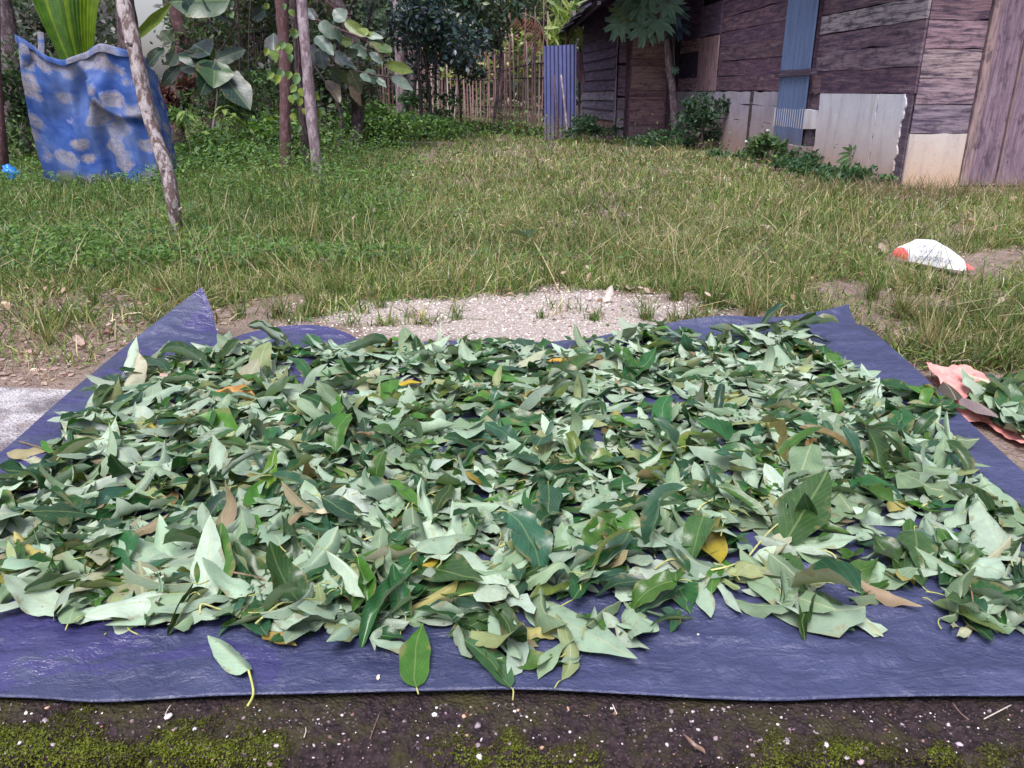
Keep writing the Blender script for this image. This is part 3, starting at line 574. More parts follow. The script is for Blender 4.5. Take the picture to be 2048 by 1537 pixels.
# hand placed leaves: base px, tip px, width ratio, underside up, colour, label, extra
Y_ = ((.30, .24, .03), (.36, .31, .10)); B_ = ((.16, .10, .05), (.27, .19, .12)); O_ = ((.42, .20, .05), (.50, .30, .12))
HEROES = [
 ((1052, 1216), (1266, 1334), .36, 1, None, 'large pale leaf with a long pointed tip reaching furthest over the front of the tarp', 'long pointed pale leaf', dict(fold=.08, curl=.1, bend=.0, wave=.02)),
 ((832, 1383), (815, 1266), .36, 0, None, 'dark green leaf standing alone on the front of the tarp with one pale folded edge', 'lone dark leaf with the pale fold', dict(fold=.05, curl=.1, side=.35, bend=.05)),
 ((500, 1362), (420, 1296), .42, 1, None, 'cupped pale leaf whose long curved stalk hangs over the near edge of the tarp', 'cupped leaf with the hanging stalk', dict(fold=.5, curl=.5, stalk=((500, 1362), (507, 1385), (495, 1412)))),
 ((405, 1232), (222, 1281), .36, 1, None, 'large pale veined leaf lying sideways at the front left of the heap', 'large veined front-left leaf', dict(fold=.1, curl=.12, bend=.05, wave=.02)),
 ((790, 1135), (965, 1215), .46, 0, None, 'broad dark green leaf at the centre front, the largest dark one there', 'broad dark front leaf', dict(fold=.1, curl=.2, bend=.15)),
 ((1010, 1205), (855, 1222), .30, 0, (( .055, .12, .03), UNDC[0]), 'bright green leaf bent sideways across the broad dark front leaf', 'bright green bent leaf', dict(fold=.25, curl=.3, side=.35)),
 ((1158, 1180), (1124, 1062), .34, 1, None, 'pale oval leaf with its stalk end down, upright right of the centre front', 'pale upright oval leaf', dict(fold=.1, curl=.2, lift=.03)),
 ((880, 1108), (1010, 1192), .36, 1, None, 'pale leaf slanting down onto the stack of dark leaves at the centre front', 'slanting pale centre leaf', dict(fold=.15, curl=.2, lift=.02)),
 ((1440, 1128), (1382, 1062), .62, 0, Y_, 'mustard yellow leaf with a small black hole in the front half of the heap', 'mustard yellow leaf', dict(fold=.5, curl=.3, lift=.03)),
 ((1568, 1080), (1672, 976), .46, 0, None, 'broad dull green leaf propped upright right of the mustard yellow leaf', 'broad propped green leaf', dict(fold=.1, curl=.2, lift=.04, pitch=.35)),
 ((2012, 1148), (1946, 1018), .34, 1, None, 'big folded pale leaf pointing down near the right edge of the heap', 'big folded right-edge leaf', dict(fold=.5, curl=.2, lift=.03)),
 ((1916, 1100), (1800, 1078), .62, 0, (( .06, .11, .09), UNDC[1]), 'broad blue-green leaf with three holes near the right side of the heap', 'leaf with three holes', dict(fold=.1, curl=.25, lift=.03)),
 ((1862, 1222), (2006, 1288), .40, 0, ((.075, .115, .035), (.20, .24, .12)), 'olive leaf at the front right corner pile, pointed end toward the bottom right', 'olive corner leaf', dict(fold=.35, curl=.4)),
 ((1722, 1178), (1838, 1226), .40, 1, B_, 'curled brown dried leaf at the gap near the front right of the heap', 'curled brown leaf', dict(fold=.6, curl=.7, lift=.02, crump=.006)),
 ((1552, 1186), (1480, 1112), .48, 1, None, 'pale folded leaf with a straight midrib below the mustard yellow leaf', 'folded leaf with straight midrib', dict(fold=.4, curl=.1, lift=.03)),
 ((410, 1204), (440, 1066), .32, 1, None, 'long upright pale leaf leaning on a dark one in the front left quarter', 'long upright pale leaf', dict(fold=.2, curl=.2, lift=.045, pitch=.45)),
 ((424, 1200), (462, 1072), .40, 0, None, 'dark green leaf standing just behind the long upright pale leaf', 'dark leaf behind the upright one', dict(fold=.2, curl=.2, lift=.035, pitch=.4)),
 ((328, 1128), (243, 1080), .55, 1, None, 'oval pale leaf, left one of a pair joined at the base', 'left leaf of the joined pair', dict(fold=.1, curl=.2, lift=.04)),
 ((322, 1132), (388, 1068), .46, 1, None, 'pale pointed leaf, right one of a pair joined at the base', 'right leaf of the joined pair', dict(fold=.15, curl=.2, lift=.04)),
 ((292, 1240), (285, 1148), .70, 1, ((.07, .09, .03), (.21, .22, .13)), 'olive grey heart shaped leaf with yellow veins at the front left', 'heart shaped veined leaf', dict(fold=.1, curl=.2, lift=.02)),
 ((232, 1140), (124, 1206), .60, 1, ((.07, .09, .03), (.30, .31, .20)), 'broad yellowish grey leaf near the left end of the front edge', 'broad yellowish grey leaf', dict(fold=.1, curl=.15, lift=.03)),
 ((143, 1268), (166, 1196), .48, 1, None, 'small pale leaf at the far left of the front edge, stalk end down', 'small front-left leaf', dict(fold=.2, curl=.3)),
 ((556, 1214), (612, 1118), .46, 1, None, 'pale leaf with a bold white midrib among the curled stalks', 'leaf with bold white midrib', dict(fold=.15, curl=.2, lift=.04)),
 ((528, 1282), (594, 1302), .45, 0, ((.24, .17, .04), (.30, .24, .10)), 'small ochre leaf on the front edge of the heap, left of centre', 'small ochre leaf', dict(fold=.3, curl=.4)),
 ((1020, 1384), (962, 1272), .30, 0, (( .04, .10, .04), UNDC[0]), 'long dark green leaf hanging to the near edge of the tarp, tip curled pale', 'long dark hanging leaf', dict(fold=.25, curl=.3, side=-.5)),
 ((985, 1236), (1040, 1338), .36, 1, None, 'pale tapering leaf just above the long dark hanging leaf', 'pale tapering leaf', dict(fold=.5, curl=.3, lift=.015)),
 ((1104, 1334), (1002, 1336), .48, 0, ((.055, .125, .025), UNDC[2]), 'crumpled bright green leaf lying apart on the front of the tarp', 'crumpled bright green leaf', dict(fold=.3, curl=.4, crump=.009)),
 ((1690, 1232), (1765, 1278), .40, 1, ((.05, .1, .04), (.33, .37, .24)), 'pale green leaf at the front right, its thin tip curled up', 'front right pale leaf', dict(fold=.2, curl=.3, bend=.5)),
 ((506, 796), (430, 782), .55, 0, O_, 'curled orange-brown leaf with a dark patch at the back left of the heap', 'curled orange leaf', dict(fold=.4, curl=.9, lift=.05, crump=.006)),
 ((322, 752), (372, 758), .50, 1, ((.30, .18, .15), (.48, .30, .26)), 'small pinkish brown leaf near the back left corner of the heap', 'pinkish leaf', dict(fold=.15, curl=.3, lift=.05)),
 ((842, 762), (786, 778), .36, 0, ((.45, .33, .03), (.45, .35, .08)), 'small bright yellow leaf in the back part of the heap, left of centre', 'bright yellow leaf', dict(fold=.3, curl=.5, lift=.05, side=.6)),
 ((1096, 716), (1192, 728), .26, 0, ((.55, .27, .04), (.55, .33, .12)), 'long narrow orange leaf at the back centre of the heap', 'narrow orange leaf', dict(fold=.3, curl=.3, lift=.05)),
 ((100, 905), (18, 916), .72, 1, ((.20, .18, .07), (.30, .26, .14)), 'round olive brown leaf lying on bare tarp at the far left of the heap', 'round olive brown leaf', dict(fold=.1, curl=.3, blunt=2.2)),
 ((1642, 884), (1612, 908), .50, 0, ((.40, .22, .09), (.42, .27, .15)), 'small rusty leaf in the right half of the heap', 'small rusty leaf', dict(fold=.3, curl=.5, lift=.05)),
 ((690, 1006), (636, 1038), .70, 1, ((.50, .36, .12), (.62, .50, .36)), 'decaying cream and yellow leaf left of the centre of the heap', 'decaying cream leaf', dict(fold=.3, curl=.7, lift=.05, crump=.009)),
 ((724, 1050), (690, 985), .62, 1, ((.05, .1, .04), (.42, .49, .42)), 'very pale crinkled leaf just right of the decaying cream leaf', 'very pale crinkled leaf', dict(fold=.2, curl=.4, lift=.05, crump=.006)),
 ((478, 972), (532, 956), .80, 0, ((.10, .12, .02), (.2, .2, .08)), 'round olive green leaf with a brown rim in the left half of the heap', 'round olive leaf with brown rim', dict(fold=.1, curl=.3, lift=.05, blunt=1.8)),
 ((528, 990), (572, 922), .30, 0, ((.08, .17, .015), (.2, .28, .1)), 'vivid green narrow leaf sticking up beside the round olive leaf', 'vivid green upright leaf', dict(fold=.4, curl=.2, lift=.05, pitch=.6)),
 ((1005, 882), (1120, 890), .26, 0, ((.03, .09, .055), UNDC[0]), 'long dark bluish leaf lying level just behind the centre of the heap', 'long bluish leaf', dict(fold=.2, curl=.3, lift=.045)),
 ((752, 716), (596, 762), .30, 1, None, 'long pale leaf lying level at the back, left of the bright yellow leaf', 'long level pale leaf', dict(fold=.2, curl=.25, lift=.04)),
 ((1536, 848), (1568, 936), .34, 0, ((.13, .12, .04), (.2, .17, .07)), 'curled olive brown leaf hanging down in the right half of the heap', 'curled hanging olive leaf', dict(fold=.8, curl=.5, lift=.05)),
 ((1320, 910), (1442, 866), .36, 0, ((.09, .15, .02), UNDC[3]), 'sunny green leaf with a bright rim right of the centre of the heap', 'sunny green rimmed leaf', dict(fold=.3, curl=.3, lift=.05)),
 ((1186, 890), (1256, 906), .66, 1, ((.05, .1, .04), (.36, .42, .32)), 'round pale leaf with a small stalk at the centre of the heap', 'round pale centre leaf', dict(fold=.05, curl=.2, lift=.055, blunt=1.7)),
 ((1060, 870), (975, 844), .60, 0, ((.04, .13, .035), UNDC[2]), 'glossy deep green round leaf behind the centre of the heap', 'glossy round green leaf', dict(fold=.1, curl=.2, lift=.05, blunt=1.5)),
 ((250, 740), (302, 706), .30, 1, None, 'pale leaf standing up at the back left corner of the heap', 'standing back-left leaf', dict(fold=.3, curl=.3, lift=.03, pitch=.7)),
 ((1586, 668), (1640, 700), .50, 1, None, 'pale leaf standing up at the back right corner of the heap', 'standing back-right leaf', dict(fold=.2, curl=.2, lift=.03, pitch=.5)),
]
herorec = []
def petiole(V0, yaw, parent, L, c=(.36, .36, .12)):
    d = np.array([math.sin(yaw), -math.cos(yaw), 0]); p0 = V0; p1 = p0 + d * L * .5 + [0, 0, U(-.004, .006)]; p2 = p0 + d * L + np.array([d[1], -d[0], 0]) * U(-.5, .5) * L
    p2[2] = max(p2[2] - .002, .014); v, f = tube(spline([p0, p1, p2], 6), np.linspace(.0011, .0016, 6), 5)
    return mesh_np('petiole', v, f, MAT_STEM, parent, cols=c, smooth=True)
def place_hero(h):
    (b, tpx, wr_, und, cc, label, short, ex) = h; ex = dict(ex)
    lift = ex.pop('lift', 0.0); pit = ex.pop('pitch', 0.0); stalk = ex.pop('stalk', None)
    hz = .012 + lift * .75; B = at_z(*b, hz); T = at_z(*tpx, hz)
    if pit: T = B + (T - B) * .62; 
    yaw = math.atan2(-(T - B)[0], (T - B)[1]); L = float(np.linalg.norm((T - B)[:2])) * (1.03 + (.25 if pit else 0)); Wd = L * wr_
    if abs(tpx[0] - b[0]) < 50 and not pit: Wd *= 1.0
    g_ = dict(fold=.2, curl=.3, bend=0., twist=rng.normal(0, .15), wave=.04, crump=.0015, ph=U(0, 6)); g_.update(ex)
    V, UVm, Fc = leaf_geo(L, max(Wd, .03), nu=11, nv=19, **g_)
    Vw = leaf_world(V, yaw, pit + .03, math.pi if und else 0, B)
    ix, iy = hidx(Vw[:, 0], Vw[:, 1]); fl0 = tarp_z(Vw[:, 0], Vw[:, 1]) + .0018; fl = fl0 + HGA[ix, iy] * .62; dz = np.quantile(Vw[:, 2] - fl, .12)
    Vw[:, 2] -= dz - .003 - lift * .25; Vw[:, 2] = np.maximum(Vw[:, 2], fl0)
    tp, up = cc if cc else (np.array(TOPC[rng.choice(4)]) * U(.85, 1.2), np.array(UNDC[rng.choice(3)]) * U(.95, 1.15))
    c = Vw.mean(0)
    o = mesh_np('leaf', Vw, [Fc], MAT_LEAF, cols=np.array(tp), cols2=np.array(up), uv=UVm, smooth=True, origin=Vw[5])
    tag(o, label, 'leaf', 'leaves drying on the blue tarp')
    if stalk:
        pts = [Vw[5]] + [at_z(*q, .024) for q in stalk[1:]]; v, f = tube(spline(pts, 10), .0022, 6); mesh_np('petiole', v, f, MAT_STEM, o, cols=(.42, .42, .13), smooth=True)
    else: petiole(Vw[5], yaw, o, U(.015, .03))
    ix, iy = hidx(Vw[:, 0], Vw[:, 1]); HGA[ix, iy] += .001
    herorec.append((c, short))
for h in HEROES: pass
stuffV, stuffF, stC, stC2, stUV, off = [], [], [], [], [], 0
late_single = []
order = sorted(auto, key=lambda a: (a['i'] in single, a['i']))
for a in order:
    s = a['i'] in single; fine = s
    V, UVm, Fc = leaf_geo(nu=9 if fine else 5, nv=15 if fine else 9, **a['geo'])
    Vw = leaf_world(V, a['yaw'], a['pitch'], a['roll'], np.array([a['x'], a['y'], .05])); Vw -= [*(Vw.mean(0)[:2] - [a['x'], a['y']]), 0]
    Vw = settle(Vw)
    if Vw[:, 1].min() < 1.13: Vw[:, 1] += 1.13 - Vw[:, 1].min()
    if s: late_single.append((a, Vw, UVm, Fc))
    else:
        stuffV.append(Vw); stuffF.append(Fc + off); off += len(Vw); stC.append(np.tile(a['tp'], (len(Vw), 1))); stC2.append(np.tile(a['up'], (len(Vw), 1))); stUV.append(UVm)
o = mesh_np('leaves', np.vstack(stuffV), [np.vstack(stuffF)], MAT_LEAF, cols=np.vstack(stC), cols2=np.vstack(stC2), uv=np.vstack(stUV), smooth=True)
tag(o, 'the mass of smaller and buried green leaves drying in a layer on the tarp', kind='stuff')
for h in HEROES: place_hero(h)
hc = np.array([c for c, _ in herorec]); used_lab = {}
DIRN = ['right of', 'behind and right of', 'behind', 'behind and left of', 'left of', 'in front and left of', 'in front of', 'in front and right of']
rows = []
for a, Vw, UVm, Fc in late_single:
    c = Vw.mean(0); d = np.linalg.norm(hc[:, :2] - c[:2], axis=1); j = int(np.argmin(d)); v = c[:2] - hc[j, :2]
    sec = int(round(math.atan2(v[1], v[0]) / (math.pi / 4))) % 8
    sh = 'narrow ' if a['Wd'] / a['L'] < .32 else ('broad ' if a['Wd'] / a['L'] > .46 else '')
    if a['dry'] == 'yellowed': cl = 'yellowed'
    elif a['dry'] == 'brown': cl = 'brown dried'
    elif a['und']: cl = 'pale green' if a['up'][1] > .3 else 'grey green'
    else: cl = 'dark green' if a['tp'][1] < .1 else 'fresh green'
    fo = 'folded ' if a['fold'] > .75 else ''
    rows.append((d[j], sh + fo + cl + ' leaf', DIRN[sec], j, a, Vw, UVm, Fc))
rows.sort(key=lambda r: r[0])
groups = {}
for r in rows: groups.setdefault((r[1], r[2], r[3]), []).append(r)
ORD = ['nearest', 'second', 'third', 'fourth', 'fifth', 'sixth', 'seventh']
for key, rs in groups.items():
    for i, (d_, look, dr, j, a, Vw, UVm, Fc) in enumerate(rs):
        near = 'close ' if d_ < .1 else ''
        lab = (f'{ORD[min(i, 6)]} {look}' if len(rs) > 1 else look) + f' {near if len(rs) == 1 else ""}{dr} the {herorec[j][1]}'
        if len(lab.split()) > 16: lab = lab.replace('folded ', '', 1)
        if len(lab.split()) > 16: lab = lab.replace('broad ', '', 1).replace('narrow ', '', 1)
        if len(lab.split()) > 16: lab = lab.replace('the dark leaf behind the upright one', 'the hidden upright dark leaf')
        o = mesh_np('leaf', Vw, [Fc], MAT_LEAF, cols=a['tp'], cols2=a['up'], uv=UVm, smooth=True, origin=Vw[4])
        tag(o, lab, 'leaf', 'leaves drying on the blue tarp')
        if a['L'] > .13: petiole(Vw[4], a['yaw'], o, U(.015, .035), (.30, .32, .10))
# loose stalks lying in the heap
STK = [((455, 1145), (480, 1165), (530, 1160), (545, 1190), (500, 1225)), ((510, 1240), (560, 1215), (590, 1195), (608, 1160), (612, 1145)), ((400, 1225), (405, 1212), (440, 1208), (470, 1206)), ((685, 1155), (720, 1165), (755, 1155), (765, 1125)), ((1500, 1100), (1540, 1060), (1580, 1030)), ((1590, 1047), (1620, 1042), (1645, 1036)), ((1640, 1085), (1670, 1105), (1685, 1140)), ((1420, 1140), (1450, 1142), (1475, 1120)), ((905, 1185), (950, 1193), (1000, 1198)), ((1905, 1140), (1935, 1175), (1948, 1222)), ((840, 995), (870, 985), (930, 975)), ((808, 1035), (818, 1010), (850, 992)), ((1840, 1010), (1890, 985), (1940, 975)), ((1385, 1042), (1400, 1015), (1425, 1005)), ((0, 1050), (30, 1042), (60, 1050)), ((0, 1170), (30, 1160), (60, 1168)), ((1860, 835), (1890, 860), (1920, 880)), ((640, 1000), (660, 985), (700, 985)), ((1000, 1095), (1030, 1085), (1060, 1063)), ((35, 868), (80, 885), (115, 895)), ((1085, 920), (1130, 930), (1160, 925)), ((230, 965), (220, 985), (210, 990)), ((1240, 1000), (1262, 985), (1280, 950)), ((700, 1085), (760, 1070), (800, 1068)), ((1310, 1130), (1340, 1118), (1372, 1120))]
SLAB = ['looping brown-green stalk left of the leaf with bold white midrib', 'long pale curved stalk across the leaf with bold white midrib', 'short hooked stalk at the front left of the heap', 'curved stalk between the front left leaves and the broad dark front leaf', 'straight yellow twig slanting up to the broad propped green leaf', 'short yellow stalk lying on the broad propped green leaf', 'drooping curved stalk at the gap right of the mustard yellow leaf', 'bent stalk at the foot of the mustard yellow leaf', 'straight stalk lying over the broad dark front leaf', 'long bent brown stalk rising from the front right corner pile', 'long thin stalk near the very pale crinkled leaf, upper end', 'thin curved stalk near the very pale crinkled leaf, lower end', 'arched stalk behind the leaf with three holes', 'small arched stalk above the mustard yellow leaf', 'thin stalk cut by the left side of the picture, upper one', 'thin stalk cut by the left side of the picture, lower one', 'bent stalk at the right rim of the heap near the coral sack', 'short stalk just above the decaying cream leaf', 'small split stalk at the centre front of the heap', 'dark brown twig poking out at the far left of the heap', 'brown stalk below the long bluish leaf', 'yellow stalk in the left half of the heap', 'thin stalk below the sunny green rimmed leaf', 'pale stalk right of the very pale crinkled leaf', 'broken twig left of the folded leaf with straight midrib']
for q, lb in zip(STK, SLAB):
    pts = [at_z(a, b, .05) for a, b in q]
    for i, p in enumerate(pts):
        ix, iy = hidx(p[:1], p[1:2]); p[2] = max(.02, float(tarp_z(p[0], p[1])[0] + HGA[ix, iy][0] * .95) + .012 + .008 * math.sin(i * 1.7))
    v, f = tube(spline(pts, 14), np.linspace(.0024, .0016, 14), 6); dark = 'brown' in lb
    o = mesh_np('stalk', v, f, MAT_STEM, cols=np.array((.20, .14, .09) if dark else (.42, .42, .17)) * U(.85, 1.15), smooth=True, origin=pts[0]); tag(o, lb, 'stalk', 'loose stalks lying in the heap of leaves')
# crumbs on the front of the tarp
for (a, b), lb in zip(((757, 1358), (1396, 1272), (213, 1280)), ('cream coloured crumb on the bare front of the tarp', 'tiny tan crumb right of the long pointed pale leaf', 'small olive crumb on the front left of the tarp')):
    p = at_z(a, b, .016); p[2] = float(tarp_z(p[0], p[1])[0]) + .0025
    o = pebbles('crumb', [p], .006 if a == 757 else .0035, np.array([[.7, .6, .45]]) if a != 213 else np.array([[.25, .27, .1]]), origin=p); tag(o, lb, 'crumb')

# twigs and a dead leaf on the mossy ledge
for (q, lb, r_) in ((((1968, 1438), (1995, 1424), (2022, 1410)), 'pale thin twig lying on the ledge at the lower right', .0011), (((1905, 1405), (1920, 1425), (1938, 1440)), 'dark thin twig on the ledge left of the pale one', .0013), (((330, 1430), (336, 1418), (342, 1410)), 'short straw on the ledge below the hanging stalk', .0009), (((740, 1478), (750, 1450), (760, 1425)), 'thin brown rootlet on the ledge left of the centre', .0009), (((608, 1475), (612, 1462), (611, 1455)), 'tiny pale straw standing in the moss at the lower left', .0009), (((1225, 1408), (1230, 1420), (1234, 1428)), 'short pinkish straw on the middle of the ledge', .001)):
    pts = [at_z(a, b, .006) for a, b in q]; v, f = tube(spline(pts, 6), r_, 5); o = mesh_np('twig', v, f, MAT_STEM, cols=(.16, .10, .09) if 'dark' in lb or 'brown' in lb else (.50, .42, .38), smooth=True, origin=pts[0]); tag(o, lb, 'twig', 'twigs lying on the ledge')
p = at_z(1408, 1522, -.005); V, UVm, Fc = leaf_geo(.045, .016, fold=.5, curl=.7, crump=.003); o = mesh_np('dry_leaf', leaf_world(V, .9, .2, .3, p) + [0, 0, .012], [Fc], MAT_LEAF, cols=np.array((.20, .11, .09)), cols2=np.array((.28, .17, .14)), uv=UVm, smooth=True, origin=p); tag(o, 'small brown dead leaf stuck at the bottom edge of the ledge', 'dry leaf')
# ------------------------------------------------------------------ the wooden house on the right
def WX(D): return 4.39 - .0715 * (D - 9.15)
WN = np.array([-1, -.0715, 0]); WN /= np.linalg.norm(WN)         # outward normal of the long wall
WP0 = np.array([4.39, 9.15, 0])
def on_wall(px, py, off=0.0):
    d = ray(px, py); o = np.array([0, 0, H]); t = ((WP0 + WN * off - o) @ WN) / (d @ WN); return o + d * t
def wpt(D, z, off=0.0): return np.array([WX(D), D, z]) + WN * off
UPV = np.array([0, 0, 1.0])
house = empty('wooden_house', (6.3, 13.5, 0), 'long weathered wooden house with plank walls over a plastered base', 'house')
def hbox(name, D0, D1, z0, z1, t, mat, parent, c=(.5, .5, .5), off=0.0, segs=7, rough=.006, label=None):
    o = board(name, wpt(D0, z0, off), wpt(D1, z0, off), UPV * (z1 - z0), WN * t, mat, parent, c, segs, rough)
    if label: o['label'] = label
    return o
def solid(name, pts2, z0, z1, mat, parent, c=(.03, .025, .04)):
    n = len(pts2); V = [[*p, z0] for p in pts2] + [[*p, z1] for p in pts2]
    Fc = [tuple(range(n - 1, -1, -1)), tuple(range(n, 2 * n))] + [(i, (i + 1) % n, n + (i + 1) % n, n + i) for i in range(n)]
    return mesh_np(name, np.array(V, float), Fc, mat, parent, cols=np.array(c))
solid('interior_shade', [(4.43, 9.22), (9.6, 9.22), (9.0, 18.75), (3.78, 18.75)], -.1, 3.05, MAT_WOOD, house)  # solid body coloured near black for the unlit interior behind the planks
Wd1, Wd2, Wd3, Wd4 = (.115, .07, .095), (.16, .105, .125), (.30, .24, .26), (.08, .045, .085)
Dc = 9.15
# upper planks, near bay (right of the post)
Dpost = float(on_wall(1632, 100)[1])
zb_ = [.97, 1.25, 1.48, 1.71, 1.94, 2.17, 2.40, 2.63, 2.86]
cn = [(.12, .07, .10), (.19, .135, .17), (.16, .105, .14), (.34, .30, .33), (.13, .08, .10), (.16, .1, .12), (.13, .09, .1), (.14, .1, .1)]
for i in range(8):
    hbox('plank', Dpost - .12, Dc - .02, zb_[i] + .004, zb_[i + 1] - .003, .024 + .006 * (i % 2), MAT_WOOD_S, house, cn[i], label='pale grey plank in the near bay' if i == 3 else None)
# far bays
Dj = float(on_wall(1437, 150)[1]); Dk = float(on_wall(1398, 150)[1]); Dend = 18.72
for i in range(8):
    z0 = 1.0 + .25 * i
    hbox('plank', Dj - .02, Dpost + .10, z0 + .004, z0 + .247, .022 + .006 * ((i + 1) % 2), MAT_WOOD_S, house, np.array([(.13, .075, .10), (.11, .06, .09), (.13, .08, .1), (.105, .06, .095)][i % 4]))
for i in range(8):
    z0 = 1.0 + .25 * i
    c = [(.22, .14, .17), (.03, .018, .045), (.028, .016, .045), (.20, .13, .14), (.07, .04, .09), (.085, .05, .1), (.07, .04, .1), (.09, .05, .1)][i]  # bluish haze of the far end is mixed into these plank colours
    if i in (1, 2): continue
    hbox('plank', Dend, Dk + .02, z0 + .004, z0 + .247, .024, MAT_WOOD_S, house, c)
op = hbox('opening_shade', Dend, Dk + .02, 1.25, 1.75, .004, MAT_WOOD, house, (.02, .012, .035)); op['label'] = 'near black sheet standing for the shade in the unglazed opening at the far end'  # dark colour on a thin sheet replaces the shade inside the opening
for i in range(4):
    D0 = Dj + (Dk - Dj) * i / 4; D1 = Dj + (Dk - Dj) * (i + 1) / 4
    board('batten', wpt(D0 + .01, 1.0, .026), wpt(D0 + .01, 1.98, .026), wpt(D1 - .01, 1, 0) - wpt(D0 + .01, 1, 0), WN * .02, MAT_WOOD, house, np.array((.26, .17, .19)) * U(.8, 1.15))
hbox('panel', Dk + .02, Dj - .02, 2.0, 2.55, .045, MAT_WOOD, house, (.10, .07, .12))
# posts
hbox('post', Dpost + .14, Dpost - .10, .72, 3.0, .07, MAT_WOOD, house, (.09, .055, .085))
hbox('block', Dpost - .12, Dpost - .34, .97, 1.2, .05, MAT_WOOD, house, (.17, .11, .13))
# plinth, far part: rendered panels in two rows with a dark joint post
Dq = float(on_wall(1505, 230)[1]); Dr = float(on_wall(1560, 230)[1])
for (a, b) in ((Dend, 16.2), (16.15, Dq + .05), (Dq - .05, Dr)):
    hbox('plinth_panel', a, b, .78, .985, .03, MAT_PLASTER2, house); hbox('plinth_panel', a, b, .52, .775, .036, MAT_PLASTER2, house); hbox('plinth_panel', a, b, -.05, .515, .044, MAT_PLASTER2, house)
hbox('joint_post', Dq + .045, Dq - .045, -.05, .99, .055, MAT_WOOD, house, (.06, .05, .05))
Ds = float(on_wall(1640, 240)[1])
hbox('cement_block', Dr - .02, Ds + .02, .50, .75, .10, MAT_PLASTER, house); hbox('plank', Dr, Ds + .08, .26, .49, .06, MAT_WOOD, house, (.12, .1, .12))
hbox('footing', Dr + .15, Ds + .02, -.05, .27, .16, MAT_PLASTER2, house)
hbox('plinth_panel', Dr + .0, Ds + .03, .76, .96, .03, MAT_WOOD, house, (.12, .08, .1))
# plinth, near part: the pale plaster with a crack and a ragged right edge
De = float(on_wall(1806, 260)[1]); Dcr = float(on_wall(1754, 260)[1])
def plaster_slab(name, D0, D1, z0, z1, t, mat, rag=0.0):
    n = 60; V = []
    for i in range(n + 1):
        z = z0 + (z1 - z0) * i / n; r1 = rag * .7 * float(fbm(z * 3 + D1, 3.1, 5, 3.3)); r0 = .5 * rag * float(fbm(z * 3 + D0, 7.1, 3, 2.2)) if rag < .05 else 0
        for D, off in ((D0 + r0, 0), (D1 + r1, 0), (D1 + r1, t), (D0 + r0, t)): V.append(wpt(D, z, off))
    Fc = [(i * 4 + k, i * 4 + (k + 1) % 4, i * 4 + 4 + (k + 1) % 4, i * 4 + 4 + k) for i in range(n) for k in range(4)] + [(3, 2, 1, 0), tuple(n * 4 + k for k in range(4))]
    return mesh_np(name, np.array(V), Fc, mat, house, cols=(.5, .5, .5))
plaster_slab('plaster', Ds + .0, Dcr + .012, -.06, .965, .040, MAT_PLASTER, .03)
plaster_slab('plaster', Dcr - .012, De + .0, -.06, .965, .040, MAT_PLASTER, .06)
hbox('crack', Dcr + .05, Dcr - .05, -.05, .96, .030, MAT_PLASTER2, house)
hbox('corner_post', De + .12, Dc + .0, -.06, .97, .022, MAT_WOOD, house, (.10, .075, .10))
# front wall facing the camera
YV = np.array([0, -1.0, 0])
xd = float(at_y(1913, 372, Dc)[0]); fz = [.556, .86, 1.13, 1.42, 1.70, 1.98, 2.27, 2.56, 2.85]
fc = [(.20, .16, .20), (.26, .19, .22), (.34, .26, .27), (.27, .18, .21), (.19, .12, .14), (.15, .1, .12), (.15, .1, .12), (.15, .1, .12)]
for i in range(8):
    board('plank', (4.40, Dc, fz[i] + .004), (xd - .01, Dc, fz[i] + .004), UPV * (fz[i + 1] - fz[i] - .007), YV * (.024 + .006 * (i % 2)), MAT_WOOD_S, house, fc[i])
o = board('plinth_board', (4.395, Dc, -.04), (xd - .01, Dc, -.04), UPV * .592, YV * .035, MAT_WHITE, house); o['label'] = 'white board under the front planks'
board('sill', (4.3, Dc - .05, -.1), (8.4, Dc - .05, -.1), UPV * .085, YV * .12, MAT_PLASTER2, house)
bw = [.10, .30, .025, .30, .30, .03, .30, .30, .30, .3, .3]; xx = xd
for i, w in enumerate(bw):
    pale = w < .15
    o = board('door_board' if i else 'door_frame', (xx + .004, Dc, .0), (xx + .004, Dc, 2.9), np.array([w - .008, 0, 0]), YV * (.055 if pale else .03), MAT_WOOD, house, (.27, .19, .19) if pale else np.array((.22, .155, .20)) * U(.75, 1.25), rough=.002)
    xx += w
# house roof (above the frame; it shades the wall)
def corrug(name, P, ux, uy, w, h, nw, amp, mat, parent=None, c=(.3, .3, .35), lip=0.0, per=6, rows=8, sag=0.0, **kw):
    """corrugated sheet: P corner, ux across (waves), uy along the ribs"""
    ux = np.array(ux, float) / np.linalg.norm(ux); uy = np.array(uy, float) / np.linalg.norm(uy); nz = np.cross(ux, uy); n = nw * per; V = []; uv = []
    for side in (0, 1):
        for j in range(rows + 1):
            for i in range(n + 1):
                a = i / n; b = j / rows
                V.append(np.array(P) + ux * w * a + uy * (h * b + (lip * math.sin(a * 5) if j in (0, rows) else 0)) + nz * (amp * math.sin(2 * math.pi * a * nw) + sag * math.sin(math.pi * b) * math.sin(math.pi * a) + side * .0025))
                uv.append((w * a, h * b))
    k = (n + 1) * (rows + 1); f1 = grid_faces(rows + 1, n + 1); f2 = f1[:, ::-1] + k
    return mesh_np(name, np.array(V), [f1[:, ::-1], f2[:, ::-1]], mat, parent, cols=np.array(c), uv=np.array(uv), smooth=True, **kw)
m = M('corrugated_steel'); o = m.coord(); a = m.noise(m.coord('Object', (3, 3, .5)), 3, 6, .7); b = m.noise(o, 30, 4)
c = m.mix(1.0, m.attr('col'), m.ramp(a, [(.3, .75), (.7, 1.25)]), 'MULTIPLY')
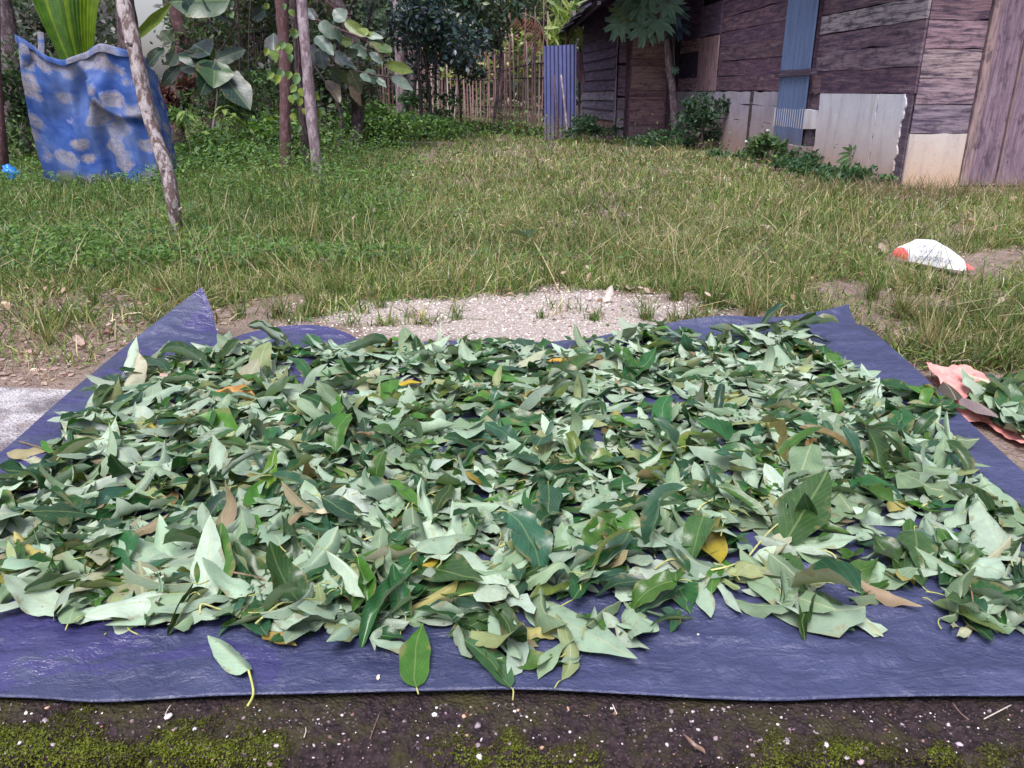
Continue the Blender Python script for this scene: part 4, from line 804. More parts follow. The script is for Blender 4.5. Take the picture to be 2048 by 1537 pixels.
sp = m.N('ShaderNodeSeparateXYZ'); geo = m.N('ShaderNodeNewGeometry'); m.link(geo.outputs['Position'], sp.inputs[0])
c = m.mix(m.ramp(m.math('ADD', sp.outputs[2], m.math('MULTIPLY', a, .3)), [(.25, .75), (.75, 0.0)]), c, (.17, .13, .13))
c = m.mix(m.ramp(b, [(.62, 0.0), (.75, .5)]), c, (.10, .06, .07)); m.base(c); m.rough(.42, .5); m.b.inputs['Metallic'].default_value = .25; m.bump(b, .15, .003)
MAT_STEEL = m.m
corrug('roof_sheet', (3.75, 9.0 - .5, 2.95), (0, 1, 0), (1, 0, .42), 10.4, 4.2, 60, .012, MAT_STEEL, house, (.10, .09, .10), per=4, rows=2)
corrug('roof_sheet', (11.4, 9.0 - .5, 2.95), (0, 1, 0), (-1, 0, .42), 10.4, 4.2, 60, .012, MAT_STEEL, house, (.10, .09, .10), per=4, rows=2)

# blue corrugated sheet strapped to the wall
DA = float(on_wall(1545, 288, .1)[1]); DB = float(on_wall(1602, 294, .1)[1]); A = wpt(DA, .24, .10); B = wpt(DB, .22, .10)
cs = empty('corrugated_sheet', tuple(A), 'tall blue corrugated sheet strapped upright against the house wall beside the pale plaster', 'metal sheet')
corrug('sheet', A, B - A, (0, 0, 1), np.linalg.norm(B - A), 2.75, 13, .009, MAT_STEEL, cs, (.115, .165, .31), lip=.01)
board('strap', wpt(DA + .12, 1.19, .125), wpt(DB - .28, 1.21, .125), UPV * .055, WN * .018, MAT_WOOD, cs, (.07, .05, .075))
board('strap', wpt(DA + .10, 1.26, .125), wpt(DB - .24, 1.255, .125), UPV * .03, WN * .018, MAT_WOOD, cs, (.09, .07, .1))
# ------------------------------------------------------------------ the shed at the far end
YS = 18.8; shed = empty('wooden_shed', (2.9, 20.5, 0), 'old clapboard shed with a panelled door and a sagging dark roof', 'shed')
L0 = np.array([2.34, YS, 0]); L1 = np.array([1.86, YS + 3.05, 0]); ld = (L1 - L0) / np.linalg.norm(L1 - L0); ln = np.array([-ld[1], ld[0], 0])
if ln[0] > 0: ln = -ln
solid('interior_shade', [(2.40, YS + .05), (3.9, YS + .05), (4.4, 24), (1.95, YS + 3.0)], -.1, 2.75, MAT_WOOD, shed)  # shed body likewise coloured near black to stand for its dark inside
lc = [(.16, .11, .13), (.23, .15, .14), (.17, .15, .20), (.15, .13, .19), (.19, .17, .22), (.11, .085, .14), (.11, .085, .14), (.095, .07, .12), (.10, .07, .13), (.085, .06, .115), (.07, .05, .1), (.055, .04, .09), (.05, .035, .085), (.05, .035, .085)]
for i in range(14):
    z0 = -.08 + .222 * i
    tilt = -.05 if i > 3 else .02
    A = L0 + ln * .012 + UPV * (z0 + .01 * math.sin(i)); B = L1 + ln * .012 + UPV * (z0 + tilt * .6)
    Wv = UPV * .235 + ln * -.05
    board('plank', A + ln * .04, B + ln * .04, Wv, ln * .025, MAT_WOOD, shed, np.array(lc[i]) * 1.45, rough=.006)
board('corner_board', L0 + ln * .05 + YV * .03 - UPV * .05, L0 + ln * .05 + YV * .03 + UPV * 2.85, np.array([.035, 0, 0]), YV * .03, MAT_WOOD, shed, (.30, .25, .30), rough=.006)
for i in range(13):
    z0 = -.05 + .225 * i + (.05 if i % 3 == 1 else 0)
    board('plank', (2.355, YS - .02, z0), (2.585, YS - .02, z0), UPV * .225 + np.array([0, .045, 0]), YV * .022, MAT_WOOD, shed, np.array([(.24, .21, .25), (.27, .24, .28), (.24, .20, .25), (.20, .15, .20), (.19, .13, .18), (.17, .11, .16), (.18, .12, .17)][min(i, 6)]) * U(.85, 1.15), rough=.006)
for i in range(4):
    board('plank', (2.59, YS + .02, 2.24 + .2 * i), (3.72, YS + .02, 2.24 + .2 * i), UPV * .195, YV * .02, MAT_WOOD, shed, np.array((.24, .12, .13)) * U(.8, 1.1))
# door
dz = lambda py: float(at_y(1290, py, YS)[2]); dx_ = lambda px: float(at_y(px, 180, YS)[0])
door = board('door', (dx_(1256), YS - .0, -.05), (dx_(1334), YS - .0, -.05), UPV * (dz(70) + .05), YV * .02, MAT_WOOD, shed, (.24, .14, .15)); door['label'] = 'reddish panelled door of the shed'
for (a, b, c) in ((70, 116, (.40, .26, .26)), (132, 180, (.38, .25, .25)), (200, 246, (.31, .19, .21)), (250, 290, (.27, .18, .21))):
    board('panel', (dx_(1261), YS - .021, dz(b)), (dx_(1330), YS - .021, dz(b)), UPV * (dz(a) - dz(b) - .01), YV * .008, MAT_WOOD, door, c)
for py, h_ in ((129, .10), (191, .09), (199, .06), (249, .05)):
    board('rail', (dx_(1258), YS - .022, dz(py)), (dx_(1332), YS - .022, dz(py)), UPV * h_, YV * .022, MAT_WOOD, door, (.28, .17, .19))
board('door_frame', (dx_(1250), YS, -.05), (dx_(1250), YS, 2.24), np.array([.07, 0, 0]), YV * .05, MAT_WOOD, shed, (.10, .055, .08))
board('door_frame', (dx_(1335), YS, -.05), (dx_(1335), YS, 2.24), np.array([.10, 0, 0]), YV * .05, MAT_WOOD, shed, (.13, .08, .1))
board('lintel', (dx_(1250), YS - .01, 2.14), (dx_(1344), YS - .01, 2.14), UPV * .10, YV * .05, MAT_WOOD, shed, (.06, .035, .07))
# shed roof: separate sheets with an uneven eave
for i in range(11):
    y0 = 15.3 + i * .92; e = 1.33 - .012 * i + rng.normal(0, .05)
    corrug('roof_sheet', (e, y0, 2.44 + rng.normal(0, .012) + .006 * (i % 2)), (0, 1, 0), (1, 0, .5), .95, 3.6, 9, .012, MAT_STEEL, shed, np.array((.05, .045, .06)) * U(.8, 1.2), per=4, rows=3)
for i in range(5):
    y0 = 15.6 + i * 2.2; board('rafter', (1.42, y0, 2.40), (4.6, y0, 3.99), UPV * .09, YV * .06, MAT_WOOD, shed, (.05, .035, .06))
board('purlin', (1.50, 15.3, 2.42), (1.42, 25.2, 2.42), UPV * .06, np.array([.06, 0, 0]), MAT_WOOD, shed, (.05, .035, .06))
for (px, py, D, dxx, dzz) in ((1143, 22, 20.5, .14, -.36), (1192, 2, 17.0, -.10, -.22), (1122, 60, 23.5, -.16, -.30), (1153, 40, 21.5, -.1, -.14)):
    p = at_y(px, py, D); board('loose_batten', p, p + np.array([dxx, 0, dzz]), np.array([.05, .02, .02]), np.array([0, .02, 0]), MAT_WOOD, shed, (.26, .2, .27))
q = at_y(1132, 110, 22.0); v, f = tube([(q[0], 22, 0), (q[0], 22.0, 2.62)], .035, 8); mesh_np('post', v, f, MAT_BARK_D, shed)

# blue corrugated sheet closing the fence gap
A = at_y(1089, 283, 17.9); B = at_y(1152, 276, 18.15); A[2] = max(A[2], -.02)
g2 = empty('corrugated_sheet', tuple(A), 'blue corrugated sheet standing upright at the end of the stick fence', 'metal sheet')
top = at_y(1088, 92, 18.2); corrug('sheet', A, B - A, top - A, np.linalg.norm(B - A), np.linalg.norm(top - A), 8, .016, MAT_STEEL, g2, (.075, .085, .215), rows=10, sag=.02)
for (b_, t_, rr_, lb) in (((1114, 283), (1108, 150), .022, 'dark thin stick leaning on the standing blue sheet, left of the paler one'), ((1135, 272), (1122, 150), .026, 'pale peeled stick leaning on the standing blue sheet')):
    p0 = at_y(*b_, 17.55); p0[2] = max(p0[2], -.03); p1 = at_y(*t_, 17.95); mid = (p0 + p1) / 2 + [.01, 0, .0]; v, f = tube(spline([p0, mid, p1], 8), np.linspace(rr_, rr_ * .8, 8), 8)
    o = mesh_np('stick', v, f, MAT_BARK_R if rr_ < .025 else MAT_BARK_G, origin=p0, smooth=True); tag(o, lb, 'stick')
A = at_y(1151, 165, 19.6); A[2] = 0
o = board('board', at_y(1157, 165, 19.6), at_y(1150, 104, 19.6), np.array([.17, 0, 0]), np.array([0, .03, 0]), MAT_WOOD, None, (.12, .065, .09), origin=at_y(1157, 165, 19.6)); tag(o, 'short dark brown board fixed between the standing blue sheet and the shed', 'board')
v, f = tube([(at_y(1158, 260, 19.65)[0], 19.66, -.05), (at_y(1158, 160, 19.65)[0], 19.66, 1.95)], .03, 7); o = mesh_np('post', v, f, MAT_BARK_D, origin=(at_y(1158, 260, 19.65)[0], 19.66, 0)); tag(o, 'dark post holding the short brown board beside the shed', 'post')

# ------------------------------------------------------------------ stick fence
fence = empty('stick_fence', (0, 21, 0), 'tall fence of thin upright sticks tied to rails across the back of the yard', 'fence')
def fpt(px):
    t = (px - 630) / 460; D = 28 - 9.3 * t + 1.0 * math.sin(t * 3); return (px - 1024) / 1577 * (D * math.cos(PITCH) - .3), D
px = 634.0
while px < 1092:
    x, D = fpt(px); z0 = float(gz1(x, D)) - .1
    if px < 880: ht = U(1.65, 2.3)
    else: ht = U(1.75, 2.2) if rng.random() < .45 else U(2.2, 3.2)
    lean = rng.normal(0, .022); r0 = U(.018, .034) * (1 + .3 * (px < 880)); xo = x + lean * ht; mid = np.array([(x + xo) / 2 + rng.normal(0, .02), D, (z0 + ht) / 2])
    v, f = tube(spline([np.array([x, D, z0]), mid, np.array([xo, D + rng.normal(0, .03), ht])], 6), np.linspace(r0, r0 * .65, 6), 6)
    o = mesh_np('picket', v, f, MAT_STEM, fence, cols=np.array([(.26, .155, .15), (.33, .23, .22), (.17, .10, .11), (.46, .39, .40)][rng.choice(4, p=[.4, .3, .2, .1])]) * U(.8, 1.2), smooth=True)
    px += U(3.6, 7.6)
for z_, amp in ((1.45, .02), (1.28, .01), (.62, .02)):
    pts = []
    for p in np.linspace(632, 1090, 14): x, D = fpt(p); pts.append(np.array([x, D + .045, z_ + (.14 * ((p - 980) / 110) if z_ == 1.45 and p > 980 else 0) + rng.normal(0, amp)]))
    v, f = tube(spline(pts, 40), .022, 6); mesh_np('rail', v, f, MAT_BARK_D, fence, smooth=True)

# ------------------------------------------------------------------ blue patterned cloth round the young palm
m = M('batik_cloth'); uvv = m.coord('UV'); nd = m.noise(uvv, 7, 4, .6); ndf = m.noise(uvv, 24, 5, .75, .8)
mp = m.N('ShaderNodeMapping'); m.link(m.mix(.06, uvv, m.mix(1.0, m.coord('UV', (1, 1, 1)), nd, 'ADD')), mp.inputs[0])
vr = m.voro(m.coord('UV', (1, 1.15, 1)), 4.4); lowf = m.noise(uvv, 2.6, 2); vr2 = m.voro(m.coord('UV', (1.03, 1.1, 1)), 9.0)
blob = m.math('ADD', m.math('ADD', vr, m.math('MULTIPLY', m.math('SUBTRACT', lowf, .5), 1.0)), m.math('ADD', m.math('MULTIPLY', m.math('SUBTRACT', nd, .5), .35), m.math('MULTIPLY', m.math('SUBTRACT', ndf, .5), .45)))
msk = m.math('MULTIPLY', m.ramp(blob, [(.40, 1.0), (.50, 0.0)]), m.ramp(ndf, [(.30, .35), (.5, 1.0)]))
pet = m.ramp(ndf, [(.35, 0.0), (.65, 1.0)])
flower = m.mix(pet, (.15, .15, .19), (.30, .27, .30)); flower = m.mix(m.ramp(vr2, [(.0, .5), (.25, 0.0)]), flower, (.14, .2, .34))
blue = m.mix(m.ramp(nd, [(.3, 0.0), (.7, 1.0)]), (.020, .050, .20), (.045, .10, .31))
ring = m.ramp(blob, [(.45, 0.0), (.5, .8), (.60, 0.0)]); blue = m.mix(m.math('MULTIPLY', ring, m.ramp(ndf, [(.5, 0.0), (.6, 1.0)])), blue, (.30, .36, .62))
cc = m.mix(msk, blue, flower); cc = m.mix(m.ramp(m.noise(uvv, 2.0, 3), [(.42, 0.0), (.68, .5)]), cc, (.19, .25, .42))
m.base(cc); m.rough(.8, .15); m.bump(ndf, .12, .003); m.translucent(cc, .12); MAT_BATIK = m.m
cloth = empty('cloth_screen', (-4.8, 9.6, 0), 'faded blue flower patterned cloth draped on sticks round a young palm', 'cloth')
Dl = 9.3
topP = [at_y(37, 72, Dl), at_y(62, 92, Dl - .03), at_y(100, 116, Dl - .02), at_y(130, 122, Dl - .05), at_y(165, 108, Dl - .02), at_y(200, 91, Dl), at_y(235, 97, Dl + .03), at_y(284, 114, Dl + .12), at_y(308, 142, Dl + .5), at_y(320, 165, Dl + .95)]
botP = [at_y(86, 362, Dl - .05), at_y(112, 372, Dl - .08), at_y(145, 372, Dl - .1), at_y(180, 376, Dl - .1), at_y(215, 372, Dl - .1), at_y(255, 376, Dl - .06), at_y(298, 372, Dl - .05), at_y(333, 368, Dl + .05), at_y(352, 352, Dl + .55), at_y(358, 335, Dl + 1.0)]
n1, n2 = 170, 100; tp_ = arcspline(topP, n1); bp_ = arcspline(botP, n1); V = []; UVc = []
for i in range(n1):
    a = i / (n1 - 1)
    for j in range(n2):
        b = j / (n2 - 1); p = tp_[i] * (1 - b) + bp_[i] * b
        fo = .055 * math.sin(a * 26 + 2.2 * float(vnoise(a * 5, b * 1.3)) * 2) * (.35 + b) * (.3 + .7 * float(vnoise(a * 9, 2.0) > -.2)) + .03 * float(fbm(a * 6, b * 2.5, 3)) + .05 * float(vnoise(a * 26, b * 3))
        cxs = .30 + .5 * b; sw = math.exp(-((a - .28 - .30 * b ** .8) / .035) ** 2) * math.exp(-((b - .28) / .3) ** 2) * .10      # swag running down from the dip
        bulge = math.exp(-((a - .52) / .13) ** 2 - ((b - .36) / .18) ** 2) * .10
        u3 = math.exp(-((math.hypot((a - .50) / .16, (b - .18) / .30) - 1) / .12) ** 2) * (b > .2) * .055
        p = p + np.array([.012 * math.sin(b * 7 + a * 5), -(fo + sw + bulge + u3), 0]); V.append(p); UVc.append((a * 2.1 + .2, (1 - b) * 1.6 + .1))
o = mesh_np('drape', np.array(V), [grid_faces(n1, n2)], MAT_BATIK, cloth, uv=np.array(UVc), smooth=True)
rim = []; rv = []
for i in range(n1):
    for k, (dy, dz_) in enumerate(((0.0, .012), (-.022, .014), (-.034, -.004), (-.036, -.05 - .03 * float(vnoise(i * .06, 8.0))))): rim.append(V[i * n2] + np.array([0, dy, dz_])); rv.append((i / n1 * 2.1, k * .05 + 2.2))
mesh_np('folded_rim', np.array(rim), [grid_faces(n1, 4)], MAT_BATIK, cloth, uv=np.array(rv), smooth=True)
cr_ = [at_y(37, 72, Dl - .06), at_y(46, 105, Dl - .08), at_y(44, 140, Dl - .06)]; rim = []; rv = []
for i, p in enumerate(spline(cr_, 12)): w = .075 * math.sin(math.pi * (.08 + .8 * i / 11)); rim += [p + [-w * .4, 0, 0], p + [w * .3, -.04, 0], p + [w, .0, -.02]]; rv += [(i * .05, 3), (i * .05, 3.06), (i * .05, 3.12)]
mesh_np('hanging_corner', np.array(rim), [grid_faces(12, 3)], MAT_BATIK, cloth, uv=np.array(rv), smooth=True)
rim = []; rv = []
for i, p in enumerate(spline([at_y(80, 64, Dl + .5), at_y(82, 90, Dl + .48), at_y(80, 125, Dl + .45)], 10)):
    rim += [p + [-.035, 0, .0], p + [0, -.03, 0], p + [.04, 0, 0]]; rv += [(i * .05, 4), (i * .05, 4.06), (i * .05, 4.12)]
mesh_np('tied_strip', np.array(rim), [grid_faces(10, 3)], MAT_BATIK, cloth, uv=np.array(rv), smooth=True)
for (px, py, D) in ((38, 74, Dl + .04), (80, 66, Dl + .53), (205, 93, Dl + .05), (300, 146, Dl + .9)):
    p = at_y(px, py, D); v, f = tube([(p[0] + .1, D, -.1), (p[0] + .02, D, p[2] * .5), p - [0, -.03, .02]], .016, 6); mesh_np('stake', v, f, MAT_BARK_D, cloth)

# ------------------------------------------------------------------ sacks and litter
def to_m(px, py, z=-.03): return at_z(px, py, z)
m = M('woven_sack'); sp = m.N('ShaderNodeSeparateXYZ'); tc = m.N('ShaderNodeTexCoord'); m.link(tc.outputs['UV'], sp.inputs[0]); uu, vv_ = sp.outputs[0], sp.outputs[1]
nz_ = m.noise(m.coord('UV', (1, 1, 1)), 9, 3); ends = m.ramp(m.math('ADD', uu, m.math('MULTIPLY', m.math('SUBTRACT', nz_, .5), .05)), [(.085, 1.0), (.10, 0.0), (.81, 0.0), (.83, 1.0)])
def line(r0, r1, sx, th):
    inr = m.math('MULTIPLY', m.math('GREATER_THAN', vv_, r0), m.math('LESS_THAN', vv_, r1)); gl = m.voro(m.coord('UV', (sx, sx * .22, 1)), 1.0, 'Distance', 'DISTANCE_TO_EDGE')
    return m.math('MULTIPLY', inr, m.math('LESS_THAN', gl, th))
txt = m.math('MAXIMUM', line(.17, .24, 70, .10), m.math('MAXIMUM', line(.28, .35, 55, .10), line(.05, .12, 90, .12)))
rng_u = m.math('MULTIPLY', m.math('GREATER_THAN', uu, .20), m.math('LESS_THAN', uu, .74)); txt = m.math('MULTIPLY', txt, rng_u)
c = m.mix(m.math('MULTIPLY', txt, .55), (.80, .80, .84), (.07, .10, .24)); c = m.mix(ends, c, (.80, .13, .13)); m.base(c); m.rough(.45, .4); m.bump(m.noise(m.coord('UV', (12, 6, 1)), 3, 4), .4, .01)
MAT_SACK = m.m
Lp, Rp = to_m(1788, 506, .03), to_m(1948, 532, .03); Nn = 60; V = []; UVs = []
wid = np.interp(np.linspace(0, 1, Nn), [0, .03, .12, .4, .7, .82, .9, .96, 1], [.01, .05, .12, .19, .15, .085, .035, .022, .01]); hei = np.interp(np.linspace(0, 1, Nn), [0, .03, .12, .3, .45, .65, .8, .88, .95, 1], [.02, .04, .075, .125, .135, .10, .065, .035, .022, .012])
for i in range(Nn):
    a = i / (Nn - 1); p = Lp + (Rp - Lp) * a; p[2] = .005
    for k in range(25):
        th_ = math.pi * k / 24; rr_ = 1 + .07 * float(fbm(a * 5, k * .22, 3)); V.append(p + np.array([0, -math.cos(th_) * wid[i] * rr_, max(0, math.sin(th_)) ** .8 * hei[i] * rr_ + .004])); UVs.append((a, k / 24))
o = mesh_np('sack', np.array(V), [grid_faces(Nn, 25)[:, ::-1]], MAT_SACK, uv=np.array(UVs), smooth=True, origin=(Lp + Rp) / 2); tag(o, 'white printed plastic sack with red ends lying in the grass on the right', 'sack')
m = M('coral_fabric'); a = m.noise(m.coord(), 12, 5); m.base(m.mix(m.ramp(a, [(.35, 0.0), (.65, 1.0)]), (.74, .25, .23), (.82, .42, .38))); m.rough(.75, .2); m.bump(m.noise(m.coord(), 60, 4), .25, .003); m.translucent((.8, .25, .2), .15)
MAT_CORAL = m.m
def flat_sheet(name, poly, mat, z0, n=26, amp=.02, **kw):
    A_, B_, C_, D_ = [np.array(to_m(*q, z=z0)) for q in poly]; V = []
    for i in range(n):
        for j in range(n):
            a = i / (n - 1); b = j / (n - 1); e = 1 + .0; q = (A_ * (1 - a) + B_ * a) * (1 - b) + (D_ * (1 - a) + C_ * a) * b
            q = q + np.array([.03 * float(vnoise(b * 5, 1.0 + z0)), .02 * float(vnoise(a * 6, 5.0)), 0]) * (abs(a - .5) * 2 + abs(b - .5) * 2) * .6
            q[2] = z0 + amp * (1 + float(fbm(a * 3 + z0 * 50, b * 3, 3))) + .0; V.append(q)
    return mesh_np(name, np.array(V), [grid_faces(n, n)], mat, smooth=True, **kw)
cs_ = empty('cloth_sack', tuple(to_m(1910, 790)), 'coral pink cloth sack crumpled under leaves beside the right edge of the tarp', 'sack')
def sub(o): o.parent = cs_; o.location = Vector(o.location) - cs_.location; return o
sub(flat_sheet('upper_flap', [(1838, 745), (1900, 732), (1992, 778), (1925, 812)], MAT_CORAL, -.012, amp=.022))
sub(flat_sheet('lower_flap', [(1880, 790), (1960, 785), (1990, 850), (1925, 845)], MAT_CORAL, -.028, amp=.012))
sub(flat_sheet('under_layer', [(1930, 835), (2000, 800), (2120, 880), (2060, 900)], MAT_CORAL, -.030, amp=.010))
# second, smaller heap of big leaves right of the coral sack
second = []
gnd = lambda x, y: gz1(x, y) + .012
cen = to_m(2075, 835, 0)
for i in range(95):
    lay = i / 95; ang = U(0, 6.283); r = math.sqrt(U(0, 1)); x = cen[0] + .36 * r * math.cos(ang); y = cen[1] + .30 * r * math.sin(ang)
    L = U(.13, .23); und = rng.random() < .45
    V, UVm, Fc = leaf_geo(L, L * U(.38, .55), fold=abs(rng.normal(.25, .25)), bend=rng.normal(0, .5), twist=rng.normal(0, .5), wave=.06, curl=.35, nu=9, nv=13, ph=U(0, 6), crump=.003)
    Vw = leaf_world(V, U(0, 6.28), rng.normal(0, .25), rng.normal(0, .25) + (math.pi if und else 0), np.array([x, y, 0])); Vw -= [*(Vw.mean(0)[:2] - [x, y]), 0]
    Vw = settle(Vw, lift=.003 + lay * .05 * (1 - r * .6), ground=gnd)
    if Vw[:, 0].min() < 1.60 - .07 * (3.1 - y) : Vw[:, 0] += 1.62 - .07 * (3.1 - y) - Vw[:, 0].min()
    second.append((Vw, UVm, Fc, und, L, lay))
vis2 = [s for s in second if s[5] > .45 and in_view(s[0].mean(0)[None], 0)[0]][:26]; vid = {id(s) for s in vis2}
sv, sf, sc1, sc2, su, off = [], [], [], [], [], 0; cor = np.array(to_m(1910, 790)); rows = {}
for s in second:
    tp = np.array([(.028, .07, .045), (.03, .085, .03), (.05, .1, .02)][rng.choice(3)]) * U(.8, 1.2); up = np.array(UNDC[rng.choice(4)]) * U(.8, 1.05)
    if id(s) in vid:
        c = s[0].mean(0); v = c[:2] - cor[:2]; look = ('pale underside up ' if s[3] else 'dark green ') + 'leaf'; sec = 'behind' if v[1] > .06 else ('in front' if v[1] < -.06 else 'right')
        rows.setdefault((look, sec), []).append((np.linalg.norm(v), s, tp, up))
    else: sv.append(s[0]); sf.append(s[2] + off); off += len(s[0]); sc1.append(np.tile(tp, (len(s[0]), 1))); sc2.append(np.tile(up, (len(s[0]), 1))); su.append(s[1])
o = mesh_np('leaves', np.vstack(sv), [np.vstack(sf)], MAT_LEAF, cols=np.vstack(sc1), cols2=np.vstack(sc2), uv=np.vstack(su), smooth=True); tag(o, 'buried leaves of the small second heap beside the tarp', kind='stuff')
EXTRA = ['eighth', 'ninth', 'tenth', 'eleventh', 'twelfth', 'thirteenth', 'last', 'last']
for (look, sec), rs in rows.items():
    rs.sort(key=lambda q: q[0])
    for i, (d_, s, tp, up) in enumerate(rs):
        where = {'behind': 'behind the coral sack', 'in front': 'in front of the coral sack', 'right': 'level with the coral sack'}[sec]
        o = mesh_np('leaf', s[0], [s[2]], MAT_LEAF, cols=tp, cols2=up, uv=s[1], smooth=True, origin=s[0][4])
        tag(o, f'{(ORD + EXTRA)[i]} {look} of the small right-hand heap, {where}', 'leaf', 'leaves in the small heap beside the tarp')
for (b, t, und, cc, lb) in (((1912, 800), (1888, 768), 1, ((.05, .04, .03), (.07, .055, .045)), 'dark brown leaf leaning on the coral sack at the edge of the tarp'), ((1925, 795), (1990, 835), 1, ((.1, .07, .07), (.2, .15, .16)), 'greyish dried leaf lying on the coral sack'), ((1985, 765), (1940, 752), 1, ((.3, .3, .2), (.5, .48, .38)), 'cream leaf at the upper right rim of the coral sack')):
    B = to_m(*b, z=.02); T = to_m(*t, z=.02); L = float(np.linalg.norm(T - B)) * 1.1; V, UVm, Fc = leaf_geo(L, L * .45, fold=.3, curl=.4, bend=.3)
    Vw = leaf_world(V, math.atan2(-(T - B)[0], (T - B)[1]), .25, math.pi if und else 0, B); Vw[:, 2] = np.maximum(Vw[:, 2], .016)
    o = mesh_np('leaf', Vw, [Fc], MAT_LEAF, cols=np.array(cc[0]), cols2=np.array(cc[1]), uv=UVm, smooth=True, origin=B); tag(o, lb, 'leaf', 'leaves in the small heap beside the tarp')
# dead leaves and scraps on the ground
LIT = [(628, 536, .11, (.52, .38, .38), 'pinkish dry leaf in the grass left of the gravel patch', 'dry leaf'), (662, 528, .09, (.42, .33, .32), 'second pinkish dry leaf in the grass, nearer the gravel patch', 'dry leaf'), (1208, 604, .11, (.66, .55, .55), 'pale curled dry leaf at the right end of the gravel patch', 'dry leaf'), (1176, 600, .06, (.60, .45, .48), 'small pink dry leaf beside the pale curled one on the gravel', 'dry leaf'), (1168, 562, .09, (.55, .40, .30), 'tan dry leaf at the back rim of the gravel patch', 'dry leaf'), (1258, 578, .10, (.42, .30, .27), 'brown flat dry leaf behind the right end of the gravel patch', 'dry leaf'), (1310, 582, .10, (.46, .36, .33), 'greyish dry leaf furthest right behind the gravel patch', 'dry leaf'), (945, 535, .08, (.36, .17, .15), 'red brown dry leaf standing in the grass behind the gravel patch', 'dry leaf'), (160, 690, .10, (.45, .32, .27), 'tan dry leaf on the bare soil left of the tarp', 'dry leaf'), (62, 652, .11, (.42, .25, .18), 'rusty dry leaf on the bare soil at the left side of the picture', 'dry leaf'), (205, 668, .08, (.30, .16, .14), 'dark red dry leaf close to the left corner of the tarp', 'dry leaf'), (118, 716, .06, (.6, .52, .5), 'small whitish dry leaf on the soil above the concrete slab', 'dry leaf'), (1548, 470, .13, (.40, .29, .26), 'brown dry leaf in the grass left of the white sack', 'dry leaf'), (1768, 512, .13, (.34, .26, .22), 'brown dry leaf touching the left end of the white sack', 'dry leaf'), (1940, 604, .07, (.70, .62, .58), 'crumpled pale scrap in the grass below the white sack', 'scrap'), (1395, 352, .10, (.85, .82, .82), 'small white scrap on the ground before the house shrubs', 'scrap'), (240, 527, .1, (.45, .20, .12), 'rust coloured dry leaf in the weeds left of the tarp corner', 'dry leaf'), (45, 585, .09, (.35, .2, .15), 'brown dry leaf at the left side in the thin grass', 'dry leaf'), (1104, 533, .035, (.9, .88, .85), 'tiny white petal in the grass behind the gravel patch', 'petal')]
for (px, py, L, c, lb, cat) in LIT:
    p = np.array(to_m(px, py, -.02)); V, UVm, Fc = leaf_geo(L, L * U(.45, .7), fold=U(.1, .5), curl=U(.4, .9), bend=rng.normal(0, .6), wave=.1, crump=.006, blunt=1.5, nu=9, nv=11)
    Vw = leaf_world(V, U(0, 6.28), .15, U(-.3, .3), p); Vw[:, 2] += float(gz1(p[0], p[1])) - Vw[:, 2].min() + (.03 if py < 560 else .004)
    o = mesh_np('dry_leaf' if cat == 'dry leaf' else cat, Vw, [Fc], MAT_LEAF, cols=np.array(c), cols2=np.array(c) * .9, uv=UVm, smooth=True, origin=p); tag(o, lb, cat, 'dead leaves lying in the yard' if cat == 'dry leaf' else None)
# blue plastic bag and the post at the far left
def lump(name, p, s, mat, amp=.25, **kw):
    n1, n2 = 22, 14; V = []
    for i in range(n1):
        for j in range(n2):
            a = 2 * math.pi * i / (n1 - 1); b = math.pi * j / (n2 - 1) - math.pi / 2; r = 1 + amp * float(fbm(math.cos(a) * 2 + 5, math.sin(a) * 2 + b * 2, 3)); V.append(np.array(p) + np.array([math.cos(a) * math.cos(b) * s[0], math.sin(a) * math.cos(b) * s[1], (math.sin(b) + .8) * s[2]]) * r)
    return mesh_np(name, np.array(V), [grid_faces(n1, n2)[:, ::-1]], mat, smooth=True, origin=p, **kw)
m = M('blue_plastic'); m.base((.015, .20, .62)); m.rough(.3, .5); m.bump(m.noise(m.coord(), 20, 4), .5, .01)
p = at_y(24, 360, 9.6); p[2] = .0; o = lump('plastic_bag', p, (.10, .08, .09), m.m); tag(o, 'small bright blue plastic bag in the weeds at the far left', 'bag')
p0 = at_y(6, 335, 9.9); p0[2] = -.1; v, f = tube([p0, at_y(0, 235, 9.9), at_y(-8, 120, 9.95), at_y(-10, -60, 10)], .05, 8); o = mesh_np('post', v, f, MAT_BARK_R, smooth=True, origin=p0); tag(o, 'reddish brown post cut by the far left side of the picture', 'post')
# fallen papaya leaf with its long stalk on the grass behind the gravel
wl_ = empty('wilted_leaf', tuple(to_m(1040, 515)), 'wilted lobed leaf with a long brown stalk lying behind the gravel patch', 'leaf')
for k in range(6):
    a = -.9 + k * .36; V, UVm, Fc = leaf_geo(.16, .06, fold=.5, curl=.5, bend=-.4, nu=5, nv=9); V = leaf_world(V, a + math.pi * .0 + .4, .5, .2, np.array(to_m(1062, 520)) + [-.02, .05, .13]); mesh_np('lobe', V, [Fc], MAT_LEAF, wl_, cols=(.05, .09, .035), cols2=(.2, .25, .15), uv=UVm, smooth=True)
v, f = tube(spline([np.array(to_m(1068, 522)) + [0, 0, .12], np.array(to_m(1090, 550)) + [0, 0, .08], np.array(to_m(1118, 586)) + [0, 0, .012]], 10), .0045, 6); mesh_np('stem', v, f, MAT_STEM, wl_, cols=(.35, .27, .16), smooth=True)
